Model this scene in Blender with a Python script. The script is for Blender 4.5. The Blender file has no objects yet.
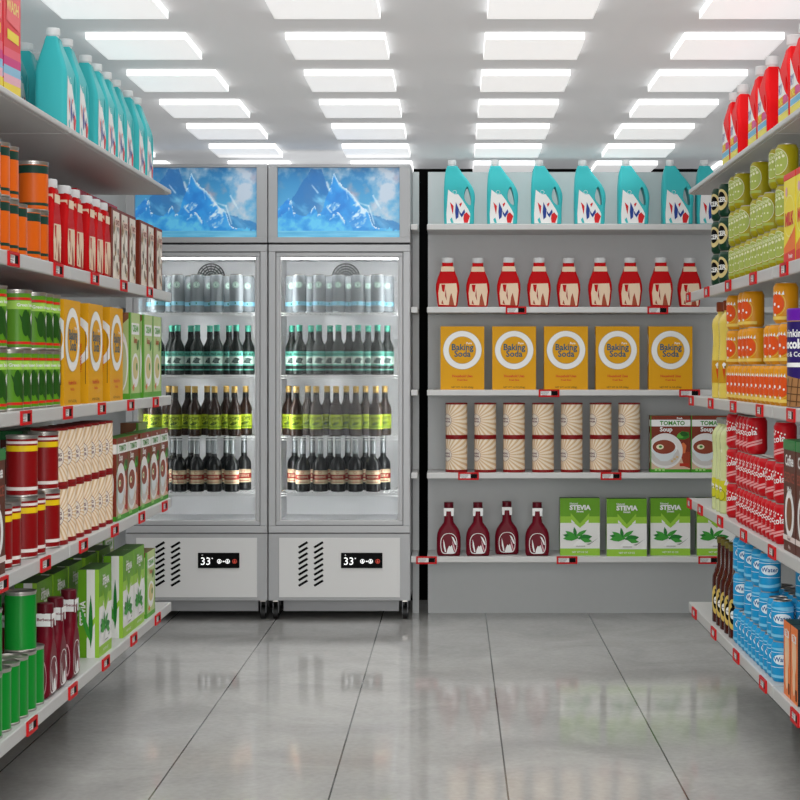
import bpy, bmesh, math, random
from mathutils import Vector, noise
PI = math.pi
S = bpy.context.scene
COL = S.collection
random.seed(4)

# ---------------------------------------------------------------- camera
cam_d = bpy.data.cameras.new('camera'); cam = bpy.data.objects.new('camera', cam_d); COL.objects.link(cam)
cam.location = (0, 0, 1.235); cam.rotation_euler = (PI/2, 0, 0)
cam_d.sensor_width = 36; cam_d.lens = 36*1700/800
cam_d.shift_x = -55/800; cam_d.shift_y = -34/800
cam_d.clip_start = 0.05; cam_d.clip_end = 100
S.camera = cam
# ---------------------------------------------------------------- world, lights, exposure
w = bpy.data.worlds.new('world'); S.world = w; w.use_nodes = True
w.node_tree.nodes['Background'].inputs[0].default_value = (0.95, 0.97, 1, 1)
w.node_tree.nodes['Background'].inputs[1].default_value = 1.15
def area(name, loc, rot, sx, sy, power, col=(1, 1, 1)):
    l = bpy.data.lights.new(name, 'AREA'); l.shape = 'RECTANGLE'; l.size = sx; l.size_y = sy
    l.energy = power; l.color = col
    o = bpy.data.objects.new(name, l); COL.objects.link(o); o.location = loc; o.rotation_euler = rot
    return o
area('added_front_fill', (0, -2.8, 1.3), (PI/2, 0, 0), 5.6, 2.0, 150)  # fill light added behind the camera to brighten surfaces facing it
area('added_overhead_fill', (-0.1, 0.6, 2.0), (math.radians(12), 0, 0), 2.6, 2.4, 52)  # unseen overhead fill, added to light the aisle from the camera end
dl = area('added_aisle_fill', (-.1, 6.2, 2.235), (0, 0, 0), 2.0, 5.3, 30)  # added fill to brighten the floor; its limited cone keeps it unseen
dl.data.spread = math.radians(125)
S.view_settings.view_transform = 'Standard'; S.view_settings.look = 'None'
S.view_settings.exposure = 0.0; S.view_settings.gamma = 1; S.view_settings.use_curve_mapping = False

# ---------------------------------------------------------------- materials
def lin(c):
    if isinstance(c, str):
        c = tuple(int(c[i:i+2], 16)/255 for i in (0, 2, 4))
    return tuple(x/12.92 if x <= .04045 else ((x+.055)/1.055)**2.4 for x in c)
MC = {}
def M(name, col, rough=.5, metal=0, spec=.5, emit=0, emcol=None, noise_amt=0, noise_scale=30, coat=0, trans=0):
    if name in MC: return MC[name]
    m = bpy.data.materials.new(name); m.use_nodes = True; MC[name] = m
    nt = m.node_tree; b = nt.nodes['Principled BSDF']
    c = lin(col)
    b.inputs['Base Color'].default_value = (*c, 1)
    b.inputs['Roughness'].default_value = rough; b.inputs['Metallic'].default_value = metal
    b.inputs['Specular IOR Level'].default_value = spec
    if coat: b.inputs['Coat Weight'].default_value = coat; b.inputs['Coat Roughness'].default_value = .1
    if trans: b.inputs['Transmission Weight'].default_value = trans
    if emit:
        b.inputs['Emission Color'].default_value = (*(lin(emcol) if emcol else c), 1)
        b.inputs['Emission Strength'].default_value = emit
    if noise_amt:
        tc = nt.nodes.new('ShaderNodeTexCoord'); n = nt.nodes.new('ShaderNodeTexNoise')
        n.inputs['Scale'].default_value = noise_scale; n.inputs['Detail'].default_value = 4
        mx = nt.nodes.new('ShaderNodeMixRGB')
        mx.inputs[1].default_value = (*[x*(1-noise_amt) for x in c], 1)
        mx.inputs[2].default_value = (*[min(1, x*(1+noise_amt)) for x in c], 1)
        nt.links.new(tc.outputs['Object'], n.inputs['Vector']); nt.links.new(n.outputs['Fac'], mx.inputs[0])
        nt.links.new(mx.outputs[0], b.inputs['Base Color'])
    return m
WHITE = M('white_print', 'f2f2f0', .45)
BLACK = M('black_print', '0a0a0a', .6, spec=.1)
TIN = M('tinned_steel', 'b4b0aa', .28, .85)
CAPW = M('white_cap_plastic', 'ececec', .4)
SHELF = M('shelf_white_enamel', 'd2d2d0', .38, 0, .4)
SHELFU = M('gondola_enamel', 'c2c2c0', .4, 0, .4)
PANEL = M('back_panel_grey', 'ced1d1', .55, noise_amt=.02)

def floor_mat():
    m = bpy.data.materials.new('polished_concrete_slabs'); m.use_nodes = True; nt = m.node_tree; b = nt.nodes['Principled BSDF']
    N = nt.nodes.new; L = nt.links.new
    tc = N('ShaderNodeTexCoord'); sep = N('ShaderNodeSeparateXYZ'); L(tc.outputs['Object'], sep.inputs[0])
    a = N('ShaderNodeMath'); a.operation = 'ADD'; a.inputs[1].default_value = 0.36 + 0.5125*20; L(sep.outputs[0], a.inputs[0])
    d = N('ShaderNodeMath'); d.operation = 'DIVIDE'; d.inputs[1].default_value = 0.5125; L(a.outputs[0], d.inputs[0])
    fr = N('ShaderNodeMath'); fr.operation = 'PINGPONG'; fr.inputs[1].default_value = .5; L(d.outputs[0], fr.inputs[0])
    lt = N('ShaderNodeMath'); lt.operation = 'LESS_THAN'; lt.inputs[1].default_value = .0052; L(fr.outputs[0], lt.inputs[0])
    n1 = N('ShaderNodeTexNoise'); n1.inputs['Scale'].default_value = 2.2; n1.inputs['Detail'].default_value = 9; n1.inputs['Roughness'].default_value = .62
    n1.inputs['Distortion'].default_value = .8
    L(tc.outputs['Object'], n1.inputs['Vector'])
    n2 = N('ShaderNodeTexNoise'); n2.inputs['Scale'].default_value = 45; n2.inputs['Detail'].default_value = 6; L(tc.outputs['Object'], n2.inputs['Vector'])
    r = N('ShaderNodeValToRGB'); r.color_ramp.elements[0].position = .3; r.color_ramp.elements[1].position = .75
    r.color_ramp.elements[0].color = (*lin('aaa9a6'), 1); r.color_ramp.elements[1].color = (*lin('c8c7c3'), 1)
    L(n1.outputs['Fac'], r.inputs[0])
    mx0 = N('ShaderNodeMixRGB'); mx0.blend_type = 'OVERLAY'; mx0.inputs[0].default_value = .15; L(r.outputs[0], mx0.inputs[1]); L(n2.outputs['Fac'], mx0.inputs[2])
    mx = N('ShaderNodeMixRGB'); mx.inputs[2].default_value = (*lin('5c5c5a'), 1); L(lt.outputs[0], mx.inputs[0]); L(mx0.outputs[0], mx.inputs[1])
    L(mx.outputs[0], b.inputs['Base Color'])
    mr = N('ShaderNodeMapRange'); mr.inputs[3].default_value = .05; mr.inputs[4].default_value = .11; L(n1.outputs['Fac'], mr.inputs[0]); L(mr.outputs[0], b.inputs['Roughness'])
    b.inputs['Specular IOR Level'].default_value = .6
    return m
# ---------------------------------------------------------------- mesh building
class PB:
    def __init__(s): s.v = []; s.f = []; s.mi = []; s.sm = []; s.mats = []
    def m(s, mat):
        if mat not in s.mats: s.mats.append(mat)
        return s.mats.index(mat)
    def add(s, vs, fs, mat, smooth=False):
        o = len(s.v); s.v += [tuple(v) for v in vs]
        k = None if isinstance(mat, list) else s.m(mat)
        for i, f in enumerate(fs):
            s.f.append([o+j for j in f]); s.mi.append(s.m(mat[i]) if k is None else k); s.sm.append(smooth)
        return s
    def box(s, x0, x1, y0, y1, z0, z1, mat, bev=0):
        """mat: one material or dict front/back/left/right/top/bottom"""
        if bev:
            bm = bmesh.new(); bmesh.ops.create_cube(bm, size=1)
            for v in bm.verts: v.co = ((x0+x1)/2+v.co.x*(x1-x0), (y0+y1)/2+v.co.y*(y1-y0), (z0+z1)/2+v.co.z*(z1-z0))
            bmesh.ops.bevel(bm, geom=list(bm.edges), offset=bev, segments=2, affect='EDGES', profile=.5)
            bm.verts.index_update()
            s.add([v.co.copy() for v in bm.verts], [[v.index for v in f.verts] for f in bm.faces], mat if not isinstance(mat, dict) else mat['front']); bm.free(); return s
        vs = [(x0,y0,z0),(x1,y0,z0),(x1,y1,z0),(x0,y1,z0),(x0,y0,z1),(x1,y0,z1),(x1,y1,z1),(x0,y1,z1)]
        fs = [(0,1,5,4),(2,3,7,6),(3,0,4,7),(1,2,6,5),(4,5,6,7),(3,2,1,0)]
        if isinstance(mat, dict):
            mat = [mat.get(k, mat['front']) for k in ('front', 'back', 'left', 'right', 'top', 'bottom')]
        return s.add(vs, fs, mat)
    def lathe(s, prof, seg, mat, cx=0, cy=0, z0=0, sx=1, sy=1):
        """prof: [(r,z),...]; mat: one or list per segment"""
        vs = []; fs = []; ml = []
        for (r, z) in prof:
            for k in range(seg):
                a = 2*PI*k/seg; vs.append((cx+r*sx*math.cos(a), cy+r*sy*math.sin(a), z0+z))
        for i in range(len(prof)-1):
            for k in range(seg):
                k2 = (k+1) % seg; fs.append((i*seg+k, i*seg+k2, (i+1)*seg+k2, (i+1)*seg+k)); ml.append(mat[i] if isinstance(mat, list) else mat)
        if prof[0][0] > 1e-5: fs.append(tuple(reversed(range(seg)))); ml.append(mat[0] if isinstance(mat, list) else mat)
        if prof[-1][0] > 1e-5:
            o = (len(prof)-1)*seg; fs.append(tuple(range(o, o+seg))); ml.append(mat[-1] if isinstance(mat, list) else mat)
        return s.add(vs, fs, ml, True)
    def tube(s, a, b, r, mat, seg=6):
        a = Vector(a); b = Vector(b); d = (b-a).normalized()
        u = d.cross(Vector((0, 0, 1)));  u = u.normalized() if u.length > .01 else Vector((1, 0, 0))
        v = d.cross(u)
        vs = []
        for p in (a, b):
            for k in range(seg):
                t = 2*PI*k/seg; vs.append(p+u*r*math.cos(t)+v*r*math.sin(t))
        fs = [(k, k+seg, (k+1) % seg+seg, (k+1) % seg) for k in range(seg)]+[tuple(range(seg)), tuple(reversed(range(seg, 2*seg)))]
        return s.add(vs, fs, mat, True)
    def mesh(s, name):
        me = bpy.data.meshes.new(name); me.from_pydata(s.v, [], s.f)
        for m in s.mats: me.materials.append(m)
        me.polygons.foreach_set('material_index', s.mi); me.polygons.foreach_set('use_smooth', s.sm)
        me.update()
        if any(s.sm): me.set_sharp_from_angle(angle=math.radians(35))
        return me
    def build(s, name, parent=None):
        o = bpy.data.objects.new(name, s.mesh(name)); COL.objects.link(o)
        if parent: o.parent = parent
        return o
# ---- flat artwork: list of (verts2d, faces, material, layer)
TXT = {}
def text2d(body, size, bold=0.02):
    k = (body, size, bold)
    if k not in TXT:
        c = bpy.data.curves.new('t', 'FONT'); c.body = body; c.size = size; c.align_x = 'CENTER'; c.align_y = 'CENTER'
        c.offset = bold*size; c.resolution_u = 2; c.space_line = .85
        o = bpy.data.objects.new('t', c)
        me = bpy.data.meshes.new_from_object(o)
        TXT[k] = ([(v.co.x, v.co.y) for v in me.vertices], [tuple(p.vertices) for p in me.polygons])
        bpy.data.objects.remove(o); bpy.data.curves.remove(c); bpy.data.meshes.remove(me)
    return TXT[k]
class Art:
    def __init__(s): s.items = []
    def poly(s, pts, mat, layer=1, clip=None): s.items.append((list(pts), [tuple(range(len(pts)))], mat, layer, clip)); return s
    def rect(s, u0, u1, v0, v1, mat, layer=1): return s.poly([(u0,v0),(u1,v0),(u1,v1),(u0,v1)], mat, layer)
    def disc(s, u, v, r, mat, layer=1, ry=None, n=28, clip=None):
        ry = ry or r
        return s.poly([(u+r*math.cos(2*PI*k/n), v+ry*math.sin(2*PI*k/n)) for k in range(n)], mat, layer, clip)
    def ring(s, u, v, r0, r1, mat, layer=1, asp=1, n=36, clip=None):
        vs = [(u+r0*math.cos(2*PI*k/n), v+r0*asp*math.sin(2*PI*k/n)) for k in range(n)]+[(u+r1*math.cos(2*PI*k/n), v+r1*asp*math.sin(2*PI*k/n)) for k in range(n)]
        s.items.append((vs, [(k, k+n, (k+1) % n+n, (k+1) % n)[::-1] for k in range(n)], mat, layer, clip)); return s
    def text(s, body, u, v, size, mat, layer=2, bold=.02, rot=0, sx=1, clip=None):
        vs, fs = text2d(body, size, bold); c, d = math.cos(rot), math.sin(rot)
        s.items.append(([(u+(x*sx*c-y*d), v+(x*sx*d+y*c)) for x, y in vs], fs, mat, layer, clip)); return s
    def leaf(s, u, v, L, W, ang, mat, layer=2):
        c, d = math.cos(ang), math.sin(ang); p = []
        for t, h in ((0,0),(.2,.35),(.45,.5),(.75,.32),(1,0),(.75,-.32),(.45,-.5),(.2,-.35)):
            x, y = t*L, h*W; p.append((u+x*c-y*d, v+x*d+y*c))
        return s.poly(p, mat, layer)
    def onto(s, pb, fn, du=None, dv=None, eps=.0005):
        for idx, (vs, fs, mat, layer, clip) in enumerate(s.items):
            if du or dv or clip:
                bm = bmesh.new(); bv = [bm.verts.new((x, y, 0)) for x, y in vs]
                for f in fs:
                    try: bm.faces.new([bv[i] for i in f])
                    except ValueError: pass
                def cut(co, no, clr=False):
                    g = list(bm.verts)+list(bm.edges)+list(bm.faces)
                    bmesh.ops.bisect_plane(bm, geom=g, plane_co=co, plane_no=no, dist=1e-6, clear_outer=clr)
                if clip:
                    cut((clip[0],0,0), (-1,0,0), True); cut((clip[1],0,0), (1,0,0), True)
                    cut((0,clip[2],0), (0,-1,0), True); cut((0,clip[3],0), (0,1,0), True)
                if bm.verts:
                    xs = [v.co.x for v in bm.verts]; ys = [v.co.y for v in bm.verts]
                    if du and max(xs)-min(xs) > du:
                        k = math.ceil(min(xs)/du)
                        while k*du < max(xs): cut((k*du,0,0), (1,0,0)); k += 1
                    for c in (dv or []):
                        if min(ys) < c < max(ys): cut((0,c,0), (0,1,0))
                bm.verts.index_update()
                vs = [(v.co.x, v.co.y) for v in bm.verts]; fs = [tuple(v.index for v in f.verts) for f in bm.faces]; bm.free()
            # make normals face outwards (positive area in u,v)
            ff = []
            for f in fs:
                a = sum(vs[f[i]][0]*vs[f[(i+1) % len(f)]][1]-vs[f[(i+1) % len(f)]][0]*vs[f[i]][1] for i in range(len(f)))
                ff.append(f if a >= 0 else tuple(reversed(f)))
            pb.add([fn(u, v, layer*eps+idx*.00002) for u, v in vs], ff, mat)
def front(y): return lambda u, v, e: (u, y-e, v)
def side_l(x): return lambda u, v, e: (x-e, -u, v)     # local -x face; u to the right as seen
def side_r(x): return lambda u, v, e: (x+e, u, v)
def cyl(R, off=0): return lambda u, v, e: ((R+e)*math.sin(u/R+off), -(R+e)*math.cos(u/R+off), v)

# silhouettes with thickness (a filled 2D outline, rounded by a bevel)
def slab(outline, holes, half, bev, mat, pb, smooth=True):
    """a filled outline (with holes) made into a solid with rounded rims"""
    def area2(p): return sum(p[i][0]*p[(i+1) % len(p)][1]-p[(i+1) % len(p)][0]*p[i][1] for i in range(len(p)))
    def clean(p):
        q = []
        for a in p:
            if not q or math.hypot(a[0]-q[-1][0], a[1]-q[-1][1]) > .0012: q.append(a)
        if math.hypot(q[0][0]-q[-1][0], q[0][1]-q[-1][1]) < .0012: q.pop()
        return q
    loops = [clean(outline)]+[clean(h) for h in holes]
    if area2(loops[0]) < 0: loops[0].reverse()
    for h in loops[1:]:
        if area2(h) > 0: h.reverse()
    def inward(p, d):
        n = len(p); out = []
        for i in range(n):
            a, b, c = Vector(p[i-1]), Vector(p[i]), Vector(p[(i+1) % n])
            e1 = (b-a).normalized(); e2 = (c-b).normalized()
            n1 = Vector((-e1.y, e1.x)); n2 = Vector((-e2.y, e2.x)); m = n1+n2
            m = m.normalized() if m.length > .1 else n1
            out.append(tuple(b+m*min(d/max(.5, m.dot(n1)), d*1.5)))
        return out
    K = 4; rings = []      # front (y<0) to back
    prof = [(bev*(1-math.sin(t*PI/2/K)), -(half-bev)-bev*math.cos(t*PI/2/K)) for t in range(K+1)]
    prof = prof+[(d, -y) for d, y in reversed(prof)]
    caps = []
    for li, lp in enumerate(loops):
        n = len(lp); f = .12 if li else 1; vs = []; fs = []
        for d, y in prof: vs += [(x, y, z) for x, z in inward(lp, d*f)]
        for r in range(len(prof)-1):
            for k in range(n): fs.append((r*n+k, r*n+(k+1) % n, (r+1)*n+(k+1) % n, (r+1)*n+k))
        pb.add(vs, fs, mat, smooth); caps.append(inward(lp, prof[0][0]*f))
    bm = bmesh.new(); ed = []
    for c in caps:
        vv = [bm.verts.new((x, z, 0)) for x, z in c]
        ed += [bm.edges.new((vv[i], vv[(i+1) % len(vv)])) for i in range(len(vv))]
    bmesh.ops.triangle_fill(bm, use_beauty=True, use_dissolve=False, edges=ed)
    bm.verts.index_update(); flat = [(v.co.x, v.co.y) for v in bm.verts]; tris = [[v.index for v in f.verts] for f in bm.faces]; bm.free()
    for y, up in ((-half, True), (half, False)):
        fs = []
        for t in tris:
            a = area2([flat[i] for i in t]); fs.append(tuple(t) if (a > 0) == up else tuple(reversed(t)))
        pb.add([(x, y, z) for x, z in flat], fs, mat, False)
def taper(pb, n0, z0, z1, k):
    """narrow the thickness between heights z0 and z1 down to k"""
    for i in range(n0, len(pb.v)):
        x, y, z = pb.v[i]; t = max(0, min(1, (z-z0)/(z1-z0))); t = t*t*(3-2*t)*.6+t*.4; pb.v[i] = (x, y*(1-(1-k)*t), z)
def smooth_pts(p, n=4):
    out = []; N = len(p)
    for i in range(N):
        a, b, c, d = (Vector(p[(i+k) % N]) for k in (-1, 0, 1, 2))
        for j in range(n):
            t = j/n; q = .5*((2*b)+(c-a)*t+(2*a-5*b+4*c-d)*t*t+(3*b-a-3*c+d)*t**3); out.append((q.x, q.y))
    return out
# ---------------------------------------------------------------- object helpers
def empty(name, loc=(0,0,0), rz=0):
    o = bpy.data.objects.new(name, None); COL.objects.link(o); o.location = loc; o.rotation_euler = (0, 0, rz); o.empty_display_size = .05
    return o
def tag(o, label, cat, group=None):
    o['label'] = label; o['category'] = cat
    if group: o['group'] = group
    return o
def structure(o): o['kind'] = 'structure'; return o
USED = set(); KIDS = {}
def kids(o):
    if o.name not in KIDS: KIDS[o.name] = [c for c in o.children]
    return KIDS[o.name]
def inst(proto, loc, rz, label, cat, group=None, sz=1):
    if proto.name not in USED:
        USED.add(proto.name); kids(proto)
        for k in kids(proto): kids(k)
        o = proto
    else:
        o = proto.copy(); COL.objects.link(o)
        for ch in kids(proto):
            c = ch.copy(); COL.objects.link(c); c.parent = o
            for g in kids(ch):
                d = g.copy(); COL.objects.link(d); d.parent = c
    o.location = loc; o.rotation_euler = (0, 0, rz); o.scale = (1, 1, sz)
    o['label'] = label; o['category'] = cat
    if group: o['group'] = group
    return o
ORD = ['first','second','third','fourth','fifth','sixth','seventh','eighth','ninth','tenth','eleventh','twelfth','thirteenth','fourteenth','fifteenth','sixteenth']

# ================================================================= SETTING
X0, X1, Y0, Y1, ZC = -3.0, 3.0, -3.0, 8.97, 2.275
fm = floor_mat()
structure(PB().box(X0-.1, X1+.1, Y0, Y1+.1, -.1, 0, fm).build('floor'))
CEIL = M('translucent_fill_ceiling', 'cfcfcf', .9, spec=.1, noise_amt=.02, noise_scale=2)
# translucency added to the ceiling so sky light from above brightens ceiling and room
nt = CEIL.node_tree; tl = nt.nodes.new('ShaderNodeBsdfTranslucent'); tl.inputs[0].default_value = (.80, .80, .80, 1)
df = nt.nodes.new('ShaderNodeBsdfDiffuse'); df.inputs[0].default_value = (.80, .80, .80, 1)
ms = nt.nodes.new('ShaderNodeMixShader'); ms.inputs[0].default_value = .22
nt.links.new(df.outputs[0], ms.inputs[1]); nt.links.new(tl.outputs[0], ms.inputs[2]); nt.links.new(ms.outputs[0], nt.nodes['Material Output'].inputs[0])
structure(PB().add([(X0, Y0, ZC), (X1, Y0, ZC), (X1, Y1, ZC), (X0, Y1, ZC)], [(3, 2, 1, 0)], CEIL).build('ceiling'))
structure(PB().box(X0, X1, Y1, Y1+.1, 0, ZC, M('black_wall_paint', '050505', .8, spec=.1)).build('wall_back'))
WL = M('side_wall_paint', 'c8c8c6', .8)
structure(PB().box(X0-.1, X0, Y0, Y1+.1, 0, ZC, WL).build('wall_left'))
structure(PB().box(X1, X1+.1, Y0, Y1+.1, 0, ZC, WL).build('wall_right'))

# ---------------------------------------------------------------- ceiling lights
HOUS = M('light_edge_glow', 'ffffff', .5, emit=1.5, emcol='ffffff')
DIFF = M('light_diffuser_glow', 'eeeeee', .5, emit=.57, emcol='ffffff')
cl = empty('ceiling_light')
PB().add([(0,0,0),(.31,0,0),(.31,.35,0),(0,.35,0),(0,0,.022),(.31,0,.022),(.31,.35,.022),(0,.35,.022)],
         [(0,1,5,4),(1,2,6,5),(2,3,7,6),(3,0,4,7),(4,5,6,7)], HOUS).build('light_housing', cl)
PB().add([(0,0,0),(.31,0,0),(.31,.35,0),(0,.35,0)], [(3,2,1,0)], DIFF).build('light_diffuser', cl)
for i in range(9):
    for c in range(6):
        inst(cl, (-1.774+.6227*c, 8.965-.35-.663*i, ZC-.022), 0,
             'white ceiling light panel, %s column from the left, %s row from the back wall' % (ORD[c], ORD[i]),
             'ceiling light', 'ceiling light panels')

# ================================================================= SHELVING
ZS = [1.92, 1.52, 1.12, .72, .315]           # top surfaces, highest first
def wall_unit(x0, x1, label):
    r = empty('wall_shelving_unit', ((x0+x1)/2, 8.5, 0)); ox = (x0+x1)/2
    PB().box(x0-ox, x1-ox, 0, .02, 0, 2.205, PANEL).build('back_panel', r)
    for z in ZS:
        PB().box(x0-ox, x1-ox, -.3, 0, z-.028, z, SHELF, .003).build('shelf', r)
    n = max(1, int((x1-x0)/.95))
    if x1-x0 > .5:
        for k in range(1, n): PB().box(x0-ox+k*.95-.008, x0-ox+k*.95+.008, .02, .05, 0, 2.2, SHELF).build('upright', r)
    tag(r, label, 'shelving unit'); return r
wall_unit(-.135, 1.9, 'wide white five-shelf wall unit stocked with groceries, right of the black strip')
wall_unit(-2.95, -1.62, 'white five-shelf wall unit in the corner left of the fridges, mostly hidden')
wall_unit(-.2120, -.18, 'narrow sliver of white shelving between the fridge and the black strip')

def gondola(sign, xf, yend, label):
    """sign -1 = left of the aisle, +1 = right; xf = |x| of the shelf front"""
    r = empty('gondola_shelving', (sign*(xf+.25), 4.9, 0)); ox, oy = sign*(xf+.25), 4.9
    depth = .46
    mods = [(yend-1.745, yend), (yend-3.5, yend-1.755)]
    def bx(pb, a, b, y0, y1, z0, z1, mat, bev=0):   # a,b distance behind the shelf front
        p, q = sorted((sign*(xf+a)-ox, sign*(xf+b)-ox)); pb.box(p, q, y0-oy, y1-oy, z0, z1, mat, bev)
    for i, z in enumerate(ZS):
        lip = .016 if i == 0 else .036
        for (a, b) in mods:
            pb = PB(); dd = depth
            bx(pb, .012, dd, a, b, z-.018, z, SHELFU, .002)
            bx(pb, 0, .014, a, b, z-lip, z+.001, SHELFU, .004)
            pb.build('shelf', r)
    for (a, b) in mods:
        pb = PB(); bx(pb, depth, depth+.02, a+.003, b-.003, 0, 2.21, PANEL); pb.build('back_panel', r)
    pb = PB(); bx(pb, .40, depth, mods[1][0]+.01, yend-.02, 0, .27, M('plinth_shade_dark', '3a3a3a', .7)); pb.build('plinth', r)  # plinth colour darkened to stand in for deep shade under the bottom shelf
    for y in (yend-.03, yend-1.75, yend-3.49):
        pb = PB(); bx(pb, depth+.02, depth+.06, y-.02, y+.02, 0, 2.24, SHELFU); pb.build('upright', r)
    tag(r, label, 'shelving unit'); return r
XL, XR, YE = 1.106, .911, 6.63
gondola(-1, XL, YE, 'long white shelving run along the left of the aisle')
gondola(1, XR, YE, 'long white shelving run along the right of the aisle')

# price tags
REDT = M('price_tag_red', 'c81016', .5, spec=.2)
pt = empty('price_tag')
pb = PB(); W_, H_ = .05, .0185
for a in ((-W_, W_, -H_, -H_+.0075), (-W_, W_, H_-.0075, H_), (-W_, -W_+.008, -H_+.0075, H_-.0075), (W_-.008, W_, -H_+.0075, H_-.0075)):
    pb.box(a[0], a[1], -.006, 0, a[2], a[3], REDT)
pb.box(-W_, W_, -.0015, 0, -H_, H_, REDT); pb.build('tag_frame', pt)
pb = PB(); pb.box(-W_+.0085, W_-.0085, -.0032, -.0018, -H_+.008, H_-.008, WHITE)
A = Art(); A.rect(.010, .0412, -.0104, .0104, BLACK, 1)
for k in range(9): A.rect(-.04+k*.0045, -.0385+k*.0045, .001, .0085, M('bar_code_grey', '707070', .6), 1)
A.rect(-.04, -.004, -.004, -.002, M('bar_code_grey', '', .6), 1); A.rect(-.034, -.01, -.0095, -.0075, M('bar_code_grey', '', .6), 1)
A.onto(pb, front(-.0032)); pb.build('price_card', pt)
def yl(px, X=XL): return X*1700/(455-px)
def yr(px, X=XR): return X*1700/(px-455)
SHN = ['top', 'second', 'middle', 'fourth', 'bottom']
for s, sign in ((0, -1), (1, 1)):
    ys = {-1: {1: [12.5,57.5,94,123,149], 2: [25,67,101,130,155], 3: [1,44.5,82.5,114,141,164], 4: [31,72,105,133,157]},
          1: {1: [689,707.5,729,754,785], 2: [692,711.5,734,760.5,792], 3: [690,701,721,744.5,773], 4: [695,714.4,737,764,796]}}[sign]
    for si, l in ys.items():
        Y = sorted([(yl(p) if sign < 0 else yr(p)) for p in l], reverse=True)
        for k, y in enumerate(Y):
            o = inst(pt, (sign*(XL if sign < 0 else XR), y, ZS[si]-.018), -sign*PI/2,
                 'red-framed price tag on the %s shelf of the %s shelving, %s from the far end' % (SHN[si], 'left' if sign < 0 else 'right', ORD[k]),
                 'price tag', 'price tags on the shelf edges')
for px, si, d in ((516, 1, 'under the third red ketchup bottle'), (657.7, 1, 'under the eighth red ketchup bottle'),
                  (549, 2, 'under the third baking soda box'), (689.5, 2, 'under the fifth baking soda box'),
                  (468.5, 3, 'under the first column of cream canisters'), (611, 3, 'under the sixth column of cream canisters'),
                  (567, 4, 'under the first stevia box'), (708.6, 4, 'under the fourth stevia box')):
    inst(pt, ((px-455)*.004824, 8.2, ZS[si]-.016), 0, 'red-framed price tag on the back shelving, '+d, 'price tag', 'price tags on the shelf edges')
inst(pt, (-28.5*.004824, 8.2, ZS[4]-.016), 0, 'red-framed price tag bridging the black strip beside the right fridge', 'price tag', 'price tags on the shelf edges')

# ================================================================= PRODUCT PROTOTYPES (front faces local -y, origin at base)
def C(name, hexc, rough=.45, **k):
    k.setdefault('spec', .25); return M(name, hexc, rough, **k)
TEAL = C('teal_plastic', '3cbcc0', .42, spec=.25); REDP = C('red_print', 'd8141c', .4); BLUEP = C('navy_print', '1c3f94', .4)
def px2(f, cx, by, sc):  return lambda pts: [((x-cx)*sc, (by-y)*sc) for x, y in pts]

def make_jug():
    r = empty('detergent_jug'); T = px2(0, 612, 655, .000548)
    out = smooth_pts(T([(510,655),(490,655),(478,646),(474,560),(474,400),(476,300),(484,200),(503,132),(512,128),(584,128),(600,140),(645,205),(700,275),(740,350),(750,420),(744,500),(742,600),(739,646),(728,655),(710,655)]), 3)
    hole = smooth_pts(T([(682,322),(664,350),(655,400),(664,440),(690,472),(710,480),(713,440),(702,380)]), 3)
    pb = PB(); slab(out, [hole], .046, .014, TEAL, pb); taper(pb, 0, .175, .29, .42)
    A = Art()
    A.poly(T([(512,345),(530,360),(566,388),(600,385),(640,440),(690,520),(708,560),(700,645),(500,645),(497,560)]), WHITE, 1)
    A.poly(T([(528,455),(560,490),(558,520),(552,565)]), REDP, 2); A.poly(T([(580,455),(608,520),(602,590),(580,610),(573,540)]), BLUEP, 2)
    A.poly(T([(608,528),(628,560),(655,518),(662,545),(632,592),(612,560)]), BLUEP, 2)
    A.poly(T([(652,562),(675,545),(705,580),(684,640),(652,638),(646,600)]), REDP, 2)
    A.poly(T([(610,474),(630,458),(634,470),(618,500)]), REDP, 2); A.poly(T([(528,610),(545,590),(560,640),(540,640)]), TEAL, 2)
    A.ring(T([(570,368)])[0][0], T([(570,368)])[0][1], .008, .0095, WHITE, 1)
    A.onto(pb, front(-.046)); 
    A2 = Art(); A2.poly([(-.038,.002),(.038,.002),(.036,.12),(.01,.16),(-.02,.165),(-.036,.14)], C('pale_label_film', 'cfe9ee', .4), 1); 
    pb.build('bottle', r)
    pb = PB(); cx = (546-612)*.000548
    pb.lathe([(.0165,.282),(.0165,.294),(.0195,.295),(.0200,.297),(.0200,.316),(.0185,.318),(0,.318)], 20, CAPW, cx=cx); pb.build('cap', r)
    return r
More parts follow.
